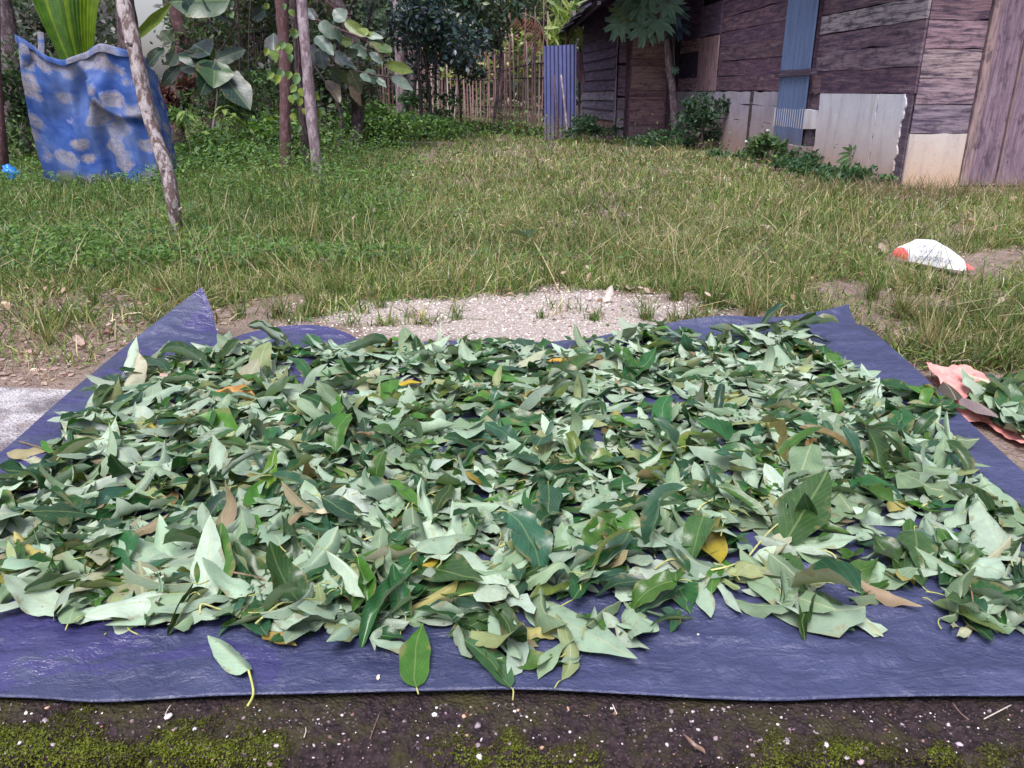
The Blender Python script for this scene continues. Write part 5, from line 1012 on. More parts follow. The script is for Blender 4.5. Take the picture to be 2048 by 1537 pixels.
# ------------------------------------------------------------------ vegetation
GPAL = [(.085, .145, .030), (.125, .185, .05), (.045, .10, .03), (.30, .28, .14), (.44, .39, .29), (.19, .20, .08), (.20, .12, .08)]
tarp_poly = np.array([(-1.52, .9), (-1.7, 3.2), (-1.40, 3.52), (1.6, 3.58), (1.5, .9)])
def free(x, y, edge=.0):
    k = ~poly_in(x, y, tarp_poly); k &= ~((x < 1.4) & (y < 2.74)); k &= ~(y < 2.0)
    k &= ~((x > WX(y) - .04) & (y > 9.0) & (y < 18.9)); k &= ~((x > 1.7) & (y > 18.7))
    k &= ~((x > 4.2) & (y > 9.0))
    return k
def blades(name, n, pys, pxs, length, width, pal, w, dens, parent=None, label=None, lean=.35, tall=None):
    py = pys[0] + (pys[1] - pys[0]) * rng.random(n); px = U(pxs[0], pxs[1], n)
    d = np.stack([(px - 1024) / 1577, math.cos(PITCH) + (768 - py) / 1577 * math.sin(PITCH), -math.sin(PITCH) + (768 - py) / 1577 * math.cos(PITCH)], 1)
    t = -1.03 / d[:, 2]; P = d * t[:, None]; x, y = P[:, 0], P[:, 1]
    k = free(x, y) & (rng.random(n) < dens(x, y, px, py)); x, y, px, py = x[k], y[k], px[k], py[k]; n = len(x)
    V = []; Fq = []; Ft = []; C = []; off = 0; lenf = length(x, y); wid = width(x, y); colr = pick_cols(pal, w(), n, .2) if not callable(pal) else pal(x, y, n)
    cls = rng.integers(0, 5, n)
    for c in range(5):
        j = np.where(cls == c)[0]; tv, tf = blade_t([.2, .8, 1.4, 2.0, 2.6][c]); m_ = len(j)
        L = lenf[j] * U(.5, 1.25, m_); R = euler_mats(U(0, 6.283, m_), U(-lean, lean, m_), rng.normal(0, .5, m_))
        pos = np.stack([x[j], y[j], gz1(x[j], y[j]) - .004], 1); W_ = wid[j] * U(.6, 1.3, m_)
        v, f = scatter(tv, tf, pos, R, np.stack([W_, L, L], 1)); V.append(v); Fq.append(f[0] + off); Ft.append(f[1] + off); C.append(np.repeat(colr[j], len(tv), 0)); off += len(v)
    o = mesh_np(name, np.vstack(V), [np.vstack(Fq), np.vstack(Ft)], MAT_GRASS, parent, cols=np.vstack(C)); tag(o, label, kind='stuff'); return o
def left_green(x, y):      # 1 in the lush left part of the yard, 0 in the dry middle and right
    return np.clip((-x - .14 * y + .25 + .35 * fbm(x, y, 3, .8)) * 1.1 + .15, 0, 1) * np.clip((y - 4.0) / 1.6, 0, 1)
def gp_mask(x, y): return np.clip((in_ell(x, y, GP[0] + .05, GP[1] + .0, 1.08, .50) + .95 * fbm(x, y, 4, 3.4) - .72) * 1.3, 0, 1)
SK = to_m(1866, 522)
def grass_dens(x, y, px, py):
    d = gp_mask(x, y); n_ = fbm(x, y, 3, 2.3)
    near_left = np.clip((y - 3.05 + 1.1 * n_) / .9, .10, 1); d = d * np.where(x < -1.0, near_left, 1)
    d = d * np.clip(in_ell(x, y, SK[0], SK[1] - .25, .42, .42) - .6, .03, 1)
    bare_r = np.clip(in_ell(x, y, 3.75, 5.0, .95, .38) + .5 * n_ - .5, .06, 1); d = d * bare_r
    d = d * np.where((x > 1.3) & (y < 4.6), np.clip((y - 3.5 + n_ * 1.3) / .9, .10, 1), 1)
    wall = np.clip((WX(y) - x - .25) / .8, .3, 1); d = d * np.where(y > 8, wall, 1)
    return d * np.clip(.75 + .6 * n_, .12, 1)
def gcol(x, y, n):
    g_ = left_green(x, y); pal = np.array(GPAL); wl_ = np.array([3.4, 2.0, 3.2, .35, .25, .5, .12]); wr_ = np.array([3.0, 3.0, 1.6, 1.8, 1.0, 2.4, .6])
    idx1 = rng.choice(7, n, p=wl_ / wl_.sum()); idx2 = rng.choice(7, n, p=wr_ / wr_.sum()); pickg = rng.random(n) < g_; idx = np.where(pickg, idx1, idx2)
    patch = 1 + .22 * fbm(x, y, 3, 1.1); return np.clip(pal[idx] * rng.lognormal(0, .32, (n, 1)) * patch[:, None], .004, 1)
blades('grass', 330000, (252, 735), (-160, 2210), lambda x, y: .10 + .06 * np.clip(vnoise(x * 1.7, y * 1.7) + .3, 0, 1) + .05 * left_green(x, y) + .03 * (y > 7), lambda x, y: np.maximum(.006, .0010 * y), gcol, None, grass_dens, label='uneven grass of the yard, green on the left and straw coloured in the middle', lean=.8)
blades('tall_grass', 66000, (300, 720), (-160, 2210), lambda x, y: .25 + .12 * (y < 6.5), lambda x, y: np.maximum(.0035, .0008 * y), lambda x, y, n: pick_cols([(.36, .32, .17), (.14, .19, .05), (.09, .13, .04), (.45, .38, .26)], [3, 3, 2, 2], n), None, lambda x, y, px, py: grass_dens(x, y, px, py) * np.clip(vnoise(x * 2.6 + 7, y * 2.6) + .15, .06, 1), label='scattered taller grass stems standing above the sward', lean=.3)
# creeping broad-leaved weeds between the grass
def ground_cloud(name, n, pys, pxs, size, hgt, pal, w, dens, label, mat=MAT_FOL, aspect=.5, flat=.5):
    py = U(pys[0], pys[1], n); px = U(pxs[0], pxs[1], n); d = np.stack([(px - 1024) / 1577, math.cos(PITCH) + (768 - py) / 1577 * math.sin(PITCH), -math.sin(PITCH) + (768 - py) / 1577 * math.cos(PITCH)], 1)
    P = d * (-1.03 / d[:, 2])[:, None]; x, y = P[:, 0], P[:, 1]; k = free(x, y) & (rng.random(n) < dens(x, y)); x, y = x[k], y[k]; n = len(x); z = gz1(x, y) + hgt(x, y) * rng.random(n) ** .7
    o = cloud(name, np.stack([x, y, z], 1), size(x, y) * U(.6, 1.3, n), pick_cols(pal, w, n, .25), mat, aspect=aspect, flat=flat); tag(o, label, kind='stuff'); return o
GR = [(.075, .16, .035), (.11, .21, .045), (.05, .11, .045), (.16, .24, .06)]
ground_cloud('weeds', 150000, (205, 560), (-120, 1700), lambda x, y: .028 + .0024 * y, lambda x, y: (.12 + .26 * np.clip((y - 6.0) / 6, 0, 1.2)) * (.5 + np.clip(vnoise(x * 1.1, y * 1.1) + .4, 0, 1.2)), GR, [4, 3, 3, 1], lambda x, y: np.clip(left_green(x, y) * 1.2 + .06 + np.clip((y - 13) / 5, 0, 1) * np.clip((1.6 - x), 0, 1), 0, 1), 'low leafy weeds covering the left side of the yard', aspect=.42)
ground_cloud('creeping_weeds', 14000, (520, 720), (-150, 2200), lambda x, y: .020 + 0 * x, lambda x, y: .02 + 0 * x, GR, [3, 4, 1, 2], lambda x, y: np.clip(fbm(x, y, 3, 3.5) * 2.4 - .1, 0, 1) * np.clip(in_ell(x, y, GP[0], GP[1], .7, .28) - .5, 0, 1) + .03, 'small creeping plants in mats around the bare patches')
blades('straw_litter', 9000, (560, 800), (-150, 2200), lambda x, y: .07 + 0 * x, lambda x, y: .0035 + 0 * x, lambda x, y, n: pick_cols([(.40, .32, .25), (.28, .19, .15), (.2, .12, .1)], [3, 3, 2], n), None, lambda x, y, px, py: np.clip(gp_mask(x, y) + .05, 0, 1) * .8 * ((np.abs(x) > 1.3) | (y > 3.5)), label='dead grass lying flat on the bare soil', lean=1.5)
# leaf litter on the soil left of the tarp
n = 2600; x = U(-3.4, -1.3, n); y = U(2.75, 4.2, n); k = ~poly_in(x, y, tarp_poly); x, y = x[k], y[k]
o = cloud('leaf_litter', np.stack([x, y, gz1(x, y) + .006], 1), U(.015, .045, len(x)), pick_cols([(.30, .2, .17), (.42, .32, .28), (.16, .09, .08), (.5, .42, .38)], [3, 3, 2, 1], len(x)), MAT_FOL, aspect=.5, flat=.25); tag(o, 'brown broken leaf litter on the soil left of the tarp', kind='stuff')

n = 2600; x = U(-7, 6, n); y = U(3.6, 14, n) ; k = free(x, y); x, y = x[k], y[k]
o = cloud('fallen_leaves', np.stack([x, y, gz1(x, y) + U(.02, .09, len(x))], 1), U(.02, .06, len(x)), pick_cols([(.30, .19, .14), (.42, .30, .22), (.15, .08, .06), (.50, .42, .36)], [3, 2, 2, 1], len(x)), MAT_FOL, tmpl=T_LEAF, aspect=.5, flat=.4); tag(o, 'small dead leaves caught all over the grass of the yard', kind='stuff')
def tuft(p, n, L, pal, w, label, spread=.5, wid=.0035, name='grass_tuft'):
    pos = np.array(p) + np.stack([rng.normal(0, .018, n), rng.normal(0, .018, n), np.zeros(n)], 1); V = []; Fq = []; Ft = []; C = []; off = 0; cc = pick_cols(pal, w, n, .2)
    for c in range(4):
        j = np.arange(c, n, 4); tv, tf = blade_t([.2, .6, 1.1, 1.6][c]); m_ = len(j); l = L * U(.45, 1.1, m_)
        v, f = scatter(tv, tf, pos[j], euler_mats(U(0, 6.283, m_), U(-spread, .1, m_), rng.normal(0, .2, m_)), np.stack([wid * U(.7, 1.4, m_), l, l], 1)); V.append(v); Fq.append(f[0] + off); Ft.append(f[1] + off); C.append(np.repeat(cc[j], len(tv), 0)); off += len(v)
    o = mesh_np(name, np.vstack(V), [np.vstack(Fq), np.vstack(Ft)], MAT_GRASS, cols=np.vstack(C), origin=p); tag(o, label, 'grass tuft', 'grass tufts around the tarp')
GT = [(.06, .13, .03), (.10, .17, .04), (.3, .26, .14)]; DT = [(.42, .34, .22), (.30, .22, .13), (.12, .15, .05)]
for (px, py, n, L, pal, lb) in ((905, 668, 46, .17, GT, 'spiky grass tuft at the near edge of the gravel patch behind the tarp'), (1862, 708, 110, .30, DT, 'dry straw coloured tuft just right of the tarp corner'), (480, 640, 40, .22, GT, 'dark green tuft leaning beside the raised left corner of the tarp'), (560, 640, 90, .24, GT, 'tall green tuft behind the left hump of the tarp, nearer the corner'), (628, 622, 70, .25, GT, 'tall green tuft behind the left hump of the tarp, nearer the gravel'), (690, 600, 100, .27, GT, 'thick green tuft at the left end of the gravel patch'), (1420, 618, 80, .25, GT, 'thick green tuft at the right end of the gravel patch'), (1500, 640, 90, .28, DT + GT, 'mixed dry and green tuft behind the right side of the tarp'), (1742, 600, 90, .30, GT, 'upright green tuft behind the right corner of the tarp'), (1990, 690, 70, .26, GT, 'green tuft at the right side above the small leaf heap'), (95, 690, 45, .24, DT + GT, 'thin grey green tuft on the soil at the left side'), (235, 712, 40, .14, GT, 'low green tuft close to the slab left of the tarp'), (700, 655, 30, .10, GT, 'small low tuft on the gravel near the left hump of the tarp'), (1190, 655, 60, .09, GT, 'low spreading tuft on the gravel behind the heap centre'), (1010, 560, 40, .12, GT, 'small tuft at the back rim of the gravel patch'), (330, 600, 60, .26, GT + DT, 'tall thin tuft behind the raised left corner of the tarp'), (190, 610, 60, .24, GT, 'green tuft in the grass at the left, above the bare soil'), (1600, 590, 90, .28, GT + DT, 'tall tuft in the thick grass between gravel patch and white sack'), (820, 640, 34, .12, GT, 'small tuft left of the spiky one on the gravel'), (1085, 640, 30, .09, GT, 'small low tuft in the middle of the gravel patch'), (1290, 640, 70, .16, GT, 'wide tuft on the right part of the gravel patch'), (760, 622, 44, .15, GT, 'tuft on the left part of the gravel patch'), (1350, 600, 90, .24, GT, 'tall tuft at the back right rim of the gravel patch'), (1800, 640, 90, .26, GT + DT, 'tall green tuft above the dry straw coloured one'), (1930, 640, 80, .24, GT, 'green tuft below the white sack near the pale scrap'), (2035, 620, 80, .26, GT, 'green tuft cut by the right side of the picture'), (2000, 500, 50, .18, GT, 'small tuft on the bare soil right of the white sack')):
    p = np.array(to_m(px, py, -.035)); p[2] = float(gz1(p[0], p[1])) - .004
    if poly_in(p[:1], p[1:2], tarp_poly)[0]: p[1] = 3.66; p[2] = float(gz1(p[0], p[1])) - .004
    tuft(p, n, L, pal, [1] * len(pal), lb)

# ---- helper for woody plants with separate big leaves
def big_leaf(parent, base, yaw, pitch, L, wr_, tp, up, roll=0., name='leaf', **g):
    gg = dict(fold=.15, curl=.25, bend=-.5, twist=rng.normal(0, .2), wave=.03, ph=U(0, 6), nu=7, nv=11); gg.update(g)
    V, UVm, Fc = leaf_geo(L, L * wr_, **gg); Vw = leaf_world(V, yaw, pitch, roll, np.array(base)); return mesh_np(name, Vw, [Fc], MAT_LEAF, parent, cols=np.array(tp) * U(.8, 1.2), cols2=np.array(up) * U(.85, 1.1), uv=UVm, smooth=True)
def facing(px0, py0, px1, py1, D, tilt=.0):
    """base and direction of a leaf that runs between two seen points at depth D, turned to the viewer"""
    return at_y(px0, py0, D), at_y(px1, py1, D + tilt)
def seen_leaf(parent, b, t, D, wr_, tp, up, tilt=0., und=False, **g):
    B = at_y(*b, D); T = at_y(*t, D + tilt); d = T - B; L = float(np.linalg.norm(d)); yv = d / L; cam = np.array([0, 0, H]) - (B + T) / 2; cam /= np.linalg.norm(cam)
    zv = cam + np.array([0, 0, .35]) + rng.normal(0, .18, 3); zv -= (zv @ yv) * yv; zv /= np.linalg.norm(zv); zv = -zv if und else zv; xv = np.cross(yv, zv)
    wr_ = wr_ * 1.22; gg = dict(blunt=1.15, fold=.12, curl=.25, bend=rng.normal(-.2, .2), twist=rng.normal(0, .25), wave=.03, ph=U(0, 6), nu=9, nv=13); gg.update(g)
    V, UVm, Fc = leaf_geo(L * 1.03, L * wr_, **gg); Vw = V @ np.stack([xv, yv, zv]) + B
    return mesh_np('leaf', Vw, [Fc], MAT_LEAF, parent, cols=np.array(tp) * U(.8, 1.2), cols2=np.array(up) * U(.85, 1.1), uv=UVm, smooth=True)
def branch(name, pts, r0, r1, mat, parent, n=16, seg=8, knob=.0, **kw):
    P = spline(pts, n); r = np.linspace(r0, r1, n) * (1 + knob * np.array([float(vnoise(i * .9, r0 * 500)) for i in range(n)])); v, f = tube(P, r, seg)
    if 'cols' not in kw: kw['cols'] = (.15, .1, .1)
    return mesh_np(name, v, f, mat, parent, smooth=True, **kw)
def gp(px, py, z=-.03): return at_z(px, py, z)
# leaning blotched pole in front of the cloth
p0 = gp(357, 482); pole = branch('pole', [p0 + [0, 0, -.1], p0, at_y(346, 405, 5.72), at_y(332, 335, 5.76), at_y(300, 240, 5.82), at_y(283, 165, 5.86), at_y(263, 70, 5.9), at_y(246, 0, 5.95), at_y(225, -120, 6.0), at_y(205, -330, 6.1)], .044, .052, MAT_BARK_W, None, 40, 12, .16, origin=p0)
tag(pole, 'pale blotched tree pole leaning left in front of the blue cloth', 'pole')
for q0, q1 in (((352, 428), (363, 416)), ((336, 345), (325, 338)), ((262, 90), (252, 84))):
    branch('stub', [at_y(*q0, 5.75), at_y(*q1, 5.7)], .016, .010, MAT_BARK_W, pole, 4, 6)
# the two trunks
T1 = gp(572, 348); T2 = gp(636, 358)
tr1 = empty('tree', tuple(T1), 'reddish straight trunk wrapped by a climber, left one of the pair in the middle left', 'tree', 'slender trunks at the left of the yard')
D1 = T1[1]; branch('trunk', [T1 + [0, 0, -.1], T1, at_y(570, 250, D1), at_y(571, 160, D1 + .05), at_y(566, 60, D1 + .1), at_y(563, 0, D1 + .1), at_y(560, -150, D1 + .2), at_y(550, -420, D1 + .2)], .068, .085, MAT_BARK_R, tr1, 34, 12, .10)
tr2 = empty('tree', tuple(T2), 'grey lichen-spotted trunk leaning slightly left, right one of the pair', 'tree', 'slender trunks at the left of the yard')
D2 = T2[1]; branch('trunk', [T2 + [0, 0, -.1], T2, at_y(629, 290, D2), at_y(620, 200, D2 + .05), at_y(612, 110, D2 + .05), at_y(603, 0, D2 + .1), at_y(592, -160, D2 + .1), at_y(580, -420, D2)], .072, .062, MAT_BARK_G, tr2, 34, 12, .10)
tr3 = empty('tree', tuple(at_y(606, 330, 11.3)), 'thin dark crooked trunk between and behind the pair', 'tree', 'slender trunks at the left of the yard')
q = at_y(615, 330, 11.3); q[2] = 0; branch('trunk', [q, at_y(606, 240, 11.3), at_y(600, 170, 11.3), at_y(594, 90, 11.3), at_y(585, -20, 11.3), at_y(578, -300, 11.3)], .055, .045, MAT_BARK_D, tr3, 22, 8, .15)
# palm trunk behind the cloth, and far trunks at the left
for i, (pts, r0, r1, mt, lb) in enumerate([
  ([(262, 330), (260, 150), (256, 60), (248, -20), (240, -200)], .17, .13, MAT_BARK_D, 'dark stout palm trunk behind the leaning pole'),
  ([(350, 300), (362, 130), (368, 80), (352, 30), (340, -60)], .12, .10, MAT_BARK_R, 'reddish trunk behind the large leaved sapling, right of the sky gap'),
  ([(60, 330), (38, 140), (22, 40), (12, -20), (0, -200)], .07, .06, MAT_BARK_D, 'thin dark trunk at the far left behind the cloth'),
  ([(420, 300), (424, 150), (420, 60), (425, -20), (425, -200)], .10, .10, MAT_BARK_D, 'dark trunk inside the creeper tangle'),
  ([(712, 300), (716, 200), (722, 130), (690, 40), (650, -30)], .12, .10, MAT_BARK_D, 'dark trunk carrying the broad leaved branch'),
  ([(806, 260), (802, 180), (800, 120), (798, 40), (790, -60)], .13, .12, MAT_BARK_G, 'grey forked trunk in front of the left part of the fence, left fork'),
  ([(812, 250), (822, 180), (826, 120), (835, 40), (850, -60)], .12, .11, MAT_BARK_G, 'grey forked trunk in front of the left part of the fence, right fork'),
  ([(10, 300), (5, 150), (-5, 40), (-10, -60), (-20, -200)], .30, .26, MAT_BARK_G, 'thick pale trunk cut by the left side of the picture')]):
    D = [13.5, 14.5, 13.0, 16.5, 14.0, 19.0, 19.2, 18.0][i]; P = [at_y(a, b, D) for a, b in pts]; P[0][2] = -.05; e = empty('tree', tuple(P[0]), lb, 'tree', 'trunks in the thicket'); branch('trunk', P, r0, r1, mt, e, 26, 9, .12)

# pleated palm fan rising out of the cloth
palm = empty('young_palm', tuple(at_y(175, 300, 10.0)), 'young palm with a broad pleated bright green leaf rising out of the blue cloth', 'palm')
bs = at_y(158, 150, 9.9)
ns = 17; tips = [(40 + 190 * (i / (ns - 1)), -110 + 60 * abs(i / (ns - 1) - .5)) for i in range(ns)]
for i in range(ns):
    a0 = i / ns; a1 = (i + 1) / ns
    L0_ = at_y(18 + 207 * a0, -120, 10.0 + .12 * math.sin(a0 * 9)); L1_ = at_y(18 + 207 * a1, -120, 10.0 + .12 * math.sin(a1 * 9)); b0 = at_y(140 + 45 * a0, 150, 9.9); b1 = at_y(140 + 45 * a1, 150, 9.9)
    V = []; nn = 14
    for j in range(nn):
        t = j / (nn - 1); l = b0 * (1 - t) + L0_ * t; r = b1 * (1 - t) + L1_ * t; mdl = (l + r) / 2; w = np.linalg.norm(r - l); bulge_ = -.10 * math.sin(math.pi * t); V += [l + [0, bulge_, 0], mdl + [0, bulge_ - w * .42, 0], r + [0, bulge_, 0]]
    c = np.array((.055, .13, .012) if (i % 5) not in (3,) else (.13, .22, .01)) * U(.8, 1.15)
    if i > 11: c = np.array((.11, .19, .01)) * U(.9, 1.1)
    mesh_np('leaflet', np.array(V), [grid_faces(nn, 3)], MAT_DARKFOL, palm, cols=c)
V, UVm, Fc = leaf_geo(1.15, .13, fold=.6, curl=.2, bend=-.25, nu=5, nv=15); B = at_y(272, 78, 10.4); T = at_y(345, 8, 10.2); d = T - B; yv = d / np.linalg.norm(d); zv = np.array([-.3, -.6, .6]); zv -= (zv @ yv) * yv; zv /= np.linalg.norm(zv)
seen_leaf(palm, (272, 78), (345, 6), 10.4, .20, (.10, .15, .02), (.12, .17, .05), fold=.5, bend=.1)
seen_leaf(palm, (150, 90), (92, 60), 10.5, .14, (.3, .28, .12), (.36, .33, .18), fold=.5)
branch('petiole', [at_y(170, 260, 10.0), at_y(165, 140, 9.95)], .04, .03, MAT_BARK_D, palm, 5, 7)
for k in range(5): seen_leaf(palm, (120 + 8 * k, 165), (82 + 14 * k, 95 + 6 * (k % 2)), 10.3, .16, (.05, .09, .02), (.1, .13, .05), fold=.4)

# sapling with very large leaves
sap = empty('large_leaved_sapling', tuple(at_y(440, 300, 12.0)), 'sapling with very large dark green leaves right of the blue cloth', 'sapling')
DG, BG = (.020, .055, .042), (.05, .09, .07)
branch('stem', [at_y(420, 290, 12.2), at_y(436, 190, 12.1), at_y(430, 118, 12.0)], .022, .012, MAT_BARK_G, sap, 8, 7)
branch('stem', [at_y(432, 150, 12.1), at_y(395, 112, 12.1), at_y(355, 96, 12.1), at_y(345, 88, 12.1)], .012, .007, MAT_BARK_D, sap, 8, 6)
branch('stem', [at_y(432, 110, 12.1), at_y(455, 80, 12.1), at_y(476, 44, 12.1)], .014, .01, MAT_BARK_D, sap, 8, 6)
for (b, t, w, tp, tl) in [((430, 121), (428, 170), .92, (.055, .125, .05), -.3), ((428, 122), (352, 112), .42, DG, 0), ((432, 120), (490, 98), .48, DG, .2), ((426, 120), (425, 93), .62, (.11, .17, .05), 0), ((430, 125), (402, 188), .62, (.03, .08, .06), -.2), ((436, 138), (500, 212), .50, DG, -.3), ((440, 140), (494, 174), .42, (.035, .07, .065), 0), ((420, 128), (358, 136), .40, (.016, .04, .035), .2), ((420, 110), (388, 88), .6, (.016, .035, .035), .4), ((360, 130), (322, 172), .34, (.04, .06, .06), 0), ((320, 104), (286, 130), .5, (.035, .07, .055), 0), ((352, 106), (338, 132), .8, (.05, .075, .065), 0), ((344, 86), (322, 62), .95, (.07, .10, .06), 0), ((330, 100), (290, 112), .34, (.03, .06, .05), 0), ((460, 0), (338, 2), .5, (.05, .12, .06), 0), ((372, -6), (386, 30), .7, (.02, .06, .06), 0), ((404, -8), (452, 44), .42, (.035, .065, .065), 0), ((350, -20), (352, 16), .9, (.04, .10, .055), 0), ((530, 20), (500, 42), .5, (.03, .05, .06), 0), ((548, 120), (545, 60), .5, (.035, .05, .06), .2)]:
    seen_leaf(sap, b, t, 12.0 + rng.normal(0, .08), w, np.array(tp) * .7, np.array(BG) * .8, tilt=tl)
# branch of large pale-backed leaves, right of the pair of trunks
brl = empty('broad_leaved_branch', tuple(at_y(712, 260, 11.6)), 'branch of broad pale green leaves reaching right past the two trunks', 'branch')
branch('twig', [at_y(610, 30, 11.0), at_y(668, 55, 10.8), at_y(720, 75, 10.7), at_y(745, 92, 10.6), at_y(770, 125, 10.6)], .02, .008, MAT_BARK_R, brl, 14, 7)
branch('twig', [at_y(640, 128, 11.0), at_y(700, 140, 10.8), at_y(750, 150, 10.7), at_y(782, 155, 10.6)], .02, .008, MAT_BARK_D, brl, 14, 7)
branch('twig', [at_y(700, 30, 11.0), at_y(660, 10, 10.9), at_y(640, -30, 10.9)], .02, .012, MAT_BARK_R, brl, 8, 6)
PG, MG, YG, BD = (.20, .27, .235), (.13, .20, .17), (.16, .22, .045), (.05, .065, .085)
for (b, t, w, c) in [((690, 42), (668, 18), .85, PG), ((690, 42), (730, 72), .36, (.10, .14, .02)), ((730, 72), (722, 42), .55, YG), ((732, 70), (766, 76), .38, PG), ((735, 74), (742, 60), .7, YG), ((640, 44), (668, 72), .55, PG), ((632, 72), (666, 108), .40, MG), ((668, 60), (690, 88), .6, MG), ((700, 92), (735, 112), .44, MG), ((738, 85), (775, 105), .36, (.11, .16, .05)), ((775, 88), (772, 108), .7, YG), ((740, 104), (765, 128), .5, PG), ((765, 112), (752, 122), .8, (.13, .16, .02)), ((770, 128), (826, 144), .34, YG), ((782, 154), (828, 178), .40, PG), ((736, 138), (750, 168), .62, MG), ((720, 148), (742, 162), .5, MG), ((752, 156), (772, 172), .4, PG), ((690, 130), (668, 100), .6, BD), ((640, 100), (648, 140), .7, BD), ((672, 118), (705, 128), .55, BD), ((616, 90), (636, 130), .6, BD), ((660, 140), (690, 160), .5, (.05, .08, .06)), ((705, 85), (680, 82), .6, (.12, .18, .06)), ((690, 145), (700, 172), .5, (.09, .12, .03)), ((630, 40), (616, 14), .5, BD), ((700, 140), (722, 186), .5, (.06, .07, .05)), ((716, 100), (690, 112), .5, (.07, .10, .09)), ((655, 160), (680, 195), .34, (.08, .06, .05)), ((700, 165), (722, 210), .34, (.09, .06, .05)), ((760, 95), (782, 100), .6, (.06, .11, .04))]:
    seen_leaf(brl, b, t, 10.7 + rng.normal(0, .12), w, np.array(c) * .9, np.array(c), tilt=rng.normal(0, .1))
# heart leaved climber on the trunks
clb = empty('climber', tuple(T1), 'heart leaved climbing vine on the pair of trunks', 'climber')
branch('vine_stem', [at_y(598, 330, 10.6), at_y(602, 250, 10.45), at_y(594, 190, 10.4), at_y(598, 110, 10.4), at_y(590, 40, 10.4), at_y(583, -40, 10.4)], .006, .004, MAT_BARK_R, clb, 24, 5)
HL = [((580, 18), (588, 34)), ((598, 30), (604, 44)), ((612, 28), (606, 46)), ((592, 58), (582, 76)), ((600, 62), (612, 82)), ((570, 84), (558, 100)), ((575, 86), (580, 112)), ((560, 92), (550, 100)), ((584, 108), (578, 126)), ((545, 100), (552, 126)), ((536, 96), (530, 112)), ((590, 76), (596, 62)), ((548, 146), (534, 158)), ((560, 150), (548, 168)), ((566, 140), (556, 158)), ((580, 142), (574, 160)), ((590, 146), (600, 160)), ((598, 150), (588, 170)), ((592, 170), (582, 186)), ((600, 176), (606, 194)), ((588, 186), (600, 202)), ((580, 190), (586, 208)), ((604, 196), (596, 212)), ((618, 172), (612, 192)), ((624, 186), (640, 200)), ((632, 188), (624, 206)), ((638, 216), (650, 232)), ((644, 220), (634, 236)), ((584, 226), (592, 244)), ((600, 250), (590, 266)), ((640, 256), (650, 262)), ((606, 216), (612, 230)), ((572, 8), (564, 20)), ((536, 6), (530, 20))]
for i, (b, t) in enumerate(HL): seen_leaf(clb, b, t, 10.25 if i % 2 else 10.35, .70, [(.15, .24, .06), (.22, .30, .05), (.12, .22, .10)][i % 3], (.2, .27, .14), fold=.3, blunt=.85)

# loose foliage blobs
def blobpts(n, c, r, hollow=.35):
    v = rng.normal(0, 1, (n, 3)); v /= np.linalg.norm(v, axis=1)[:, None]; rr = (hollow + (1 - hollow) * rng.random(n)) ** .6; nz = 1 + .35 * vnoise(v[:, 0] * 2.3 + c[0], v[:, 1] * 2.3 + v[:, 2] * 2 + c[1]); return np.array(c) + v * (rr * nz)[:, None] * np.array(r)
def crown_pts(n, c, r, k=9):
    cs = [np.array(c) + rng.normal(0, .5, 3) * np.array(r) for _ in range(k)]; return np.vstack([blobpts(n // k, q, np.array(r) * U(.3, .55)) for q in cs])
def bush(name, label, cat, c, r, n, size, pal, w, mat=MAT_FOL, group=None, k=7, aspect=.45, trunk=True, flat=.7, tmpl=T_LEAF):
    base = (c[0], c[1], 0.0); e = empty(name, base, label, cat, group); P = crown_pts(n, c, r, k); P = P[P[:, 2] > .02]
    cloud('crown', P, size * U(.6, 1.3, len(P)), pick_cols(pal, w, len(P), .3), mat, e, tmpl=tmpl, aspect=aspect, flat=flat)
    if trunk:
        for i in range(3 if trunk is True else trunk): b = np.array([c[0] + U(-.1, .1), c[1], -.05]); branch('trunk' if i == 0 else 'limb', [b, np.array([c[0] + U(-.2, .2) * r[0], c[1], c[2] * .6]), np.array(c) + rng.normal(0, .35, 3) * np.array(r)], .03 + .02 * r[2], .012, MAT_BARK_D, e, 10, 6)
    return e
DKB = [(.018, .040, .045), (.028, .055, .060), (.035, .08, .04), (.045, .06, .085)]
bush('shrub_tree', 'dense dark blue-green shrub hanging over the left part of the stick fence', 'tree', tuple(at_y(848, 55, 17.5)), (1.0, .9, .9), 4000, .13, DKB, [3, 3, 2, 2], MAT_DARKFOL, k=16, trunk=2)
bush('shrub_tree', 'lower dark tuft of glossy leaves over the fence, left of its middle', 'tree', tuple(at_y(925, 135, 18.6)), (.5, .4, .42), 800, .13, DKB + [(.09, .17, .03)], [3, 3, 3, 1, 1], MAT_DARKFOL, k=8, trunk=1)
bush('shrub_tree', 'dark leafy tree above the middle of the fence', 'tree', tuple(at_y(985, 10, 19.0)), (1.5, 1.0, .8), 3000, .15, [(.025, .05, .04), (.04, .08, .045), (.08, .11, .03)], [3, 3, 1], MAT_DARKFOL, k=12, trunk=2)
bush('shrub_tree', 'dark leafy tree above the broad leaved branch', 'tree', tuple(at_y(700, -30, 15.0)), (1.6, 1.2, 1.0), 3200, .15, [(.02, .04, .04), (.035, .07, .045), (.09, .13, .03)], [3, 3, 1], MAT_DARKFOL, k=12, trunk=2)
bush('shrub_tree', 'mid green leafy growth behind the left trunk of the pair', 'tree', tuple(at_y(520, 55, 14.6)), (.8, .5, .8), 1300, .13, [(.05, .09, .05), (.07, .12, .04), (.08, .07, .08)], [3, 2, 2], MAT_FOL, k=9, trunk=1)
bush('shrub_tree', 'mid green leafy growth between the right trunk and the broad leaved branch', 'tree', tuple(at_y(672, 150, 13.6)), (.75, .4, .7), 1300, .12, [(.045, .08, .05), (.07, .11, .05), (.07, .06, .07)], [3, 2, 2], MAT_FOL, k=9, trunk=1)
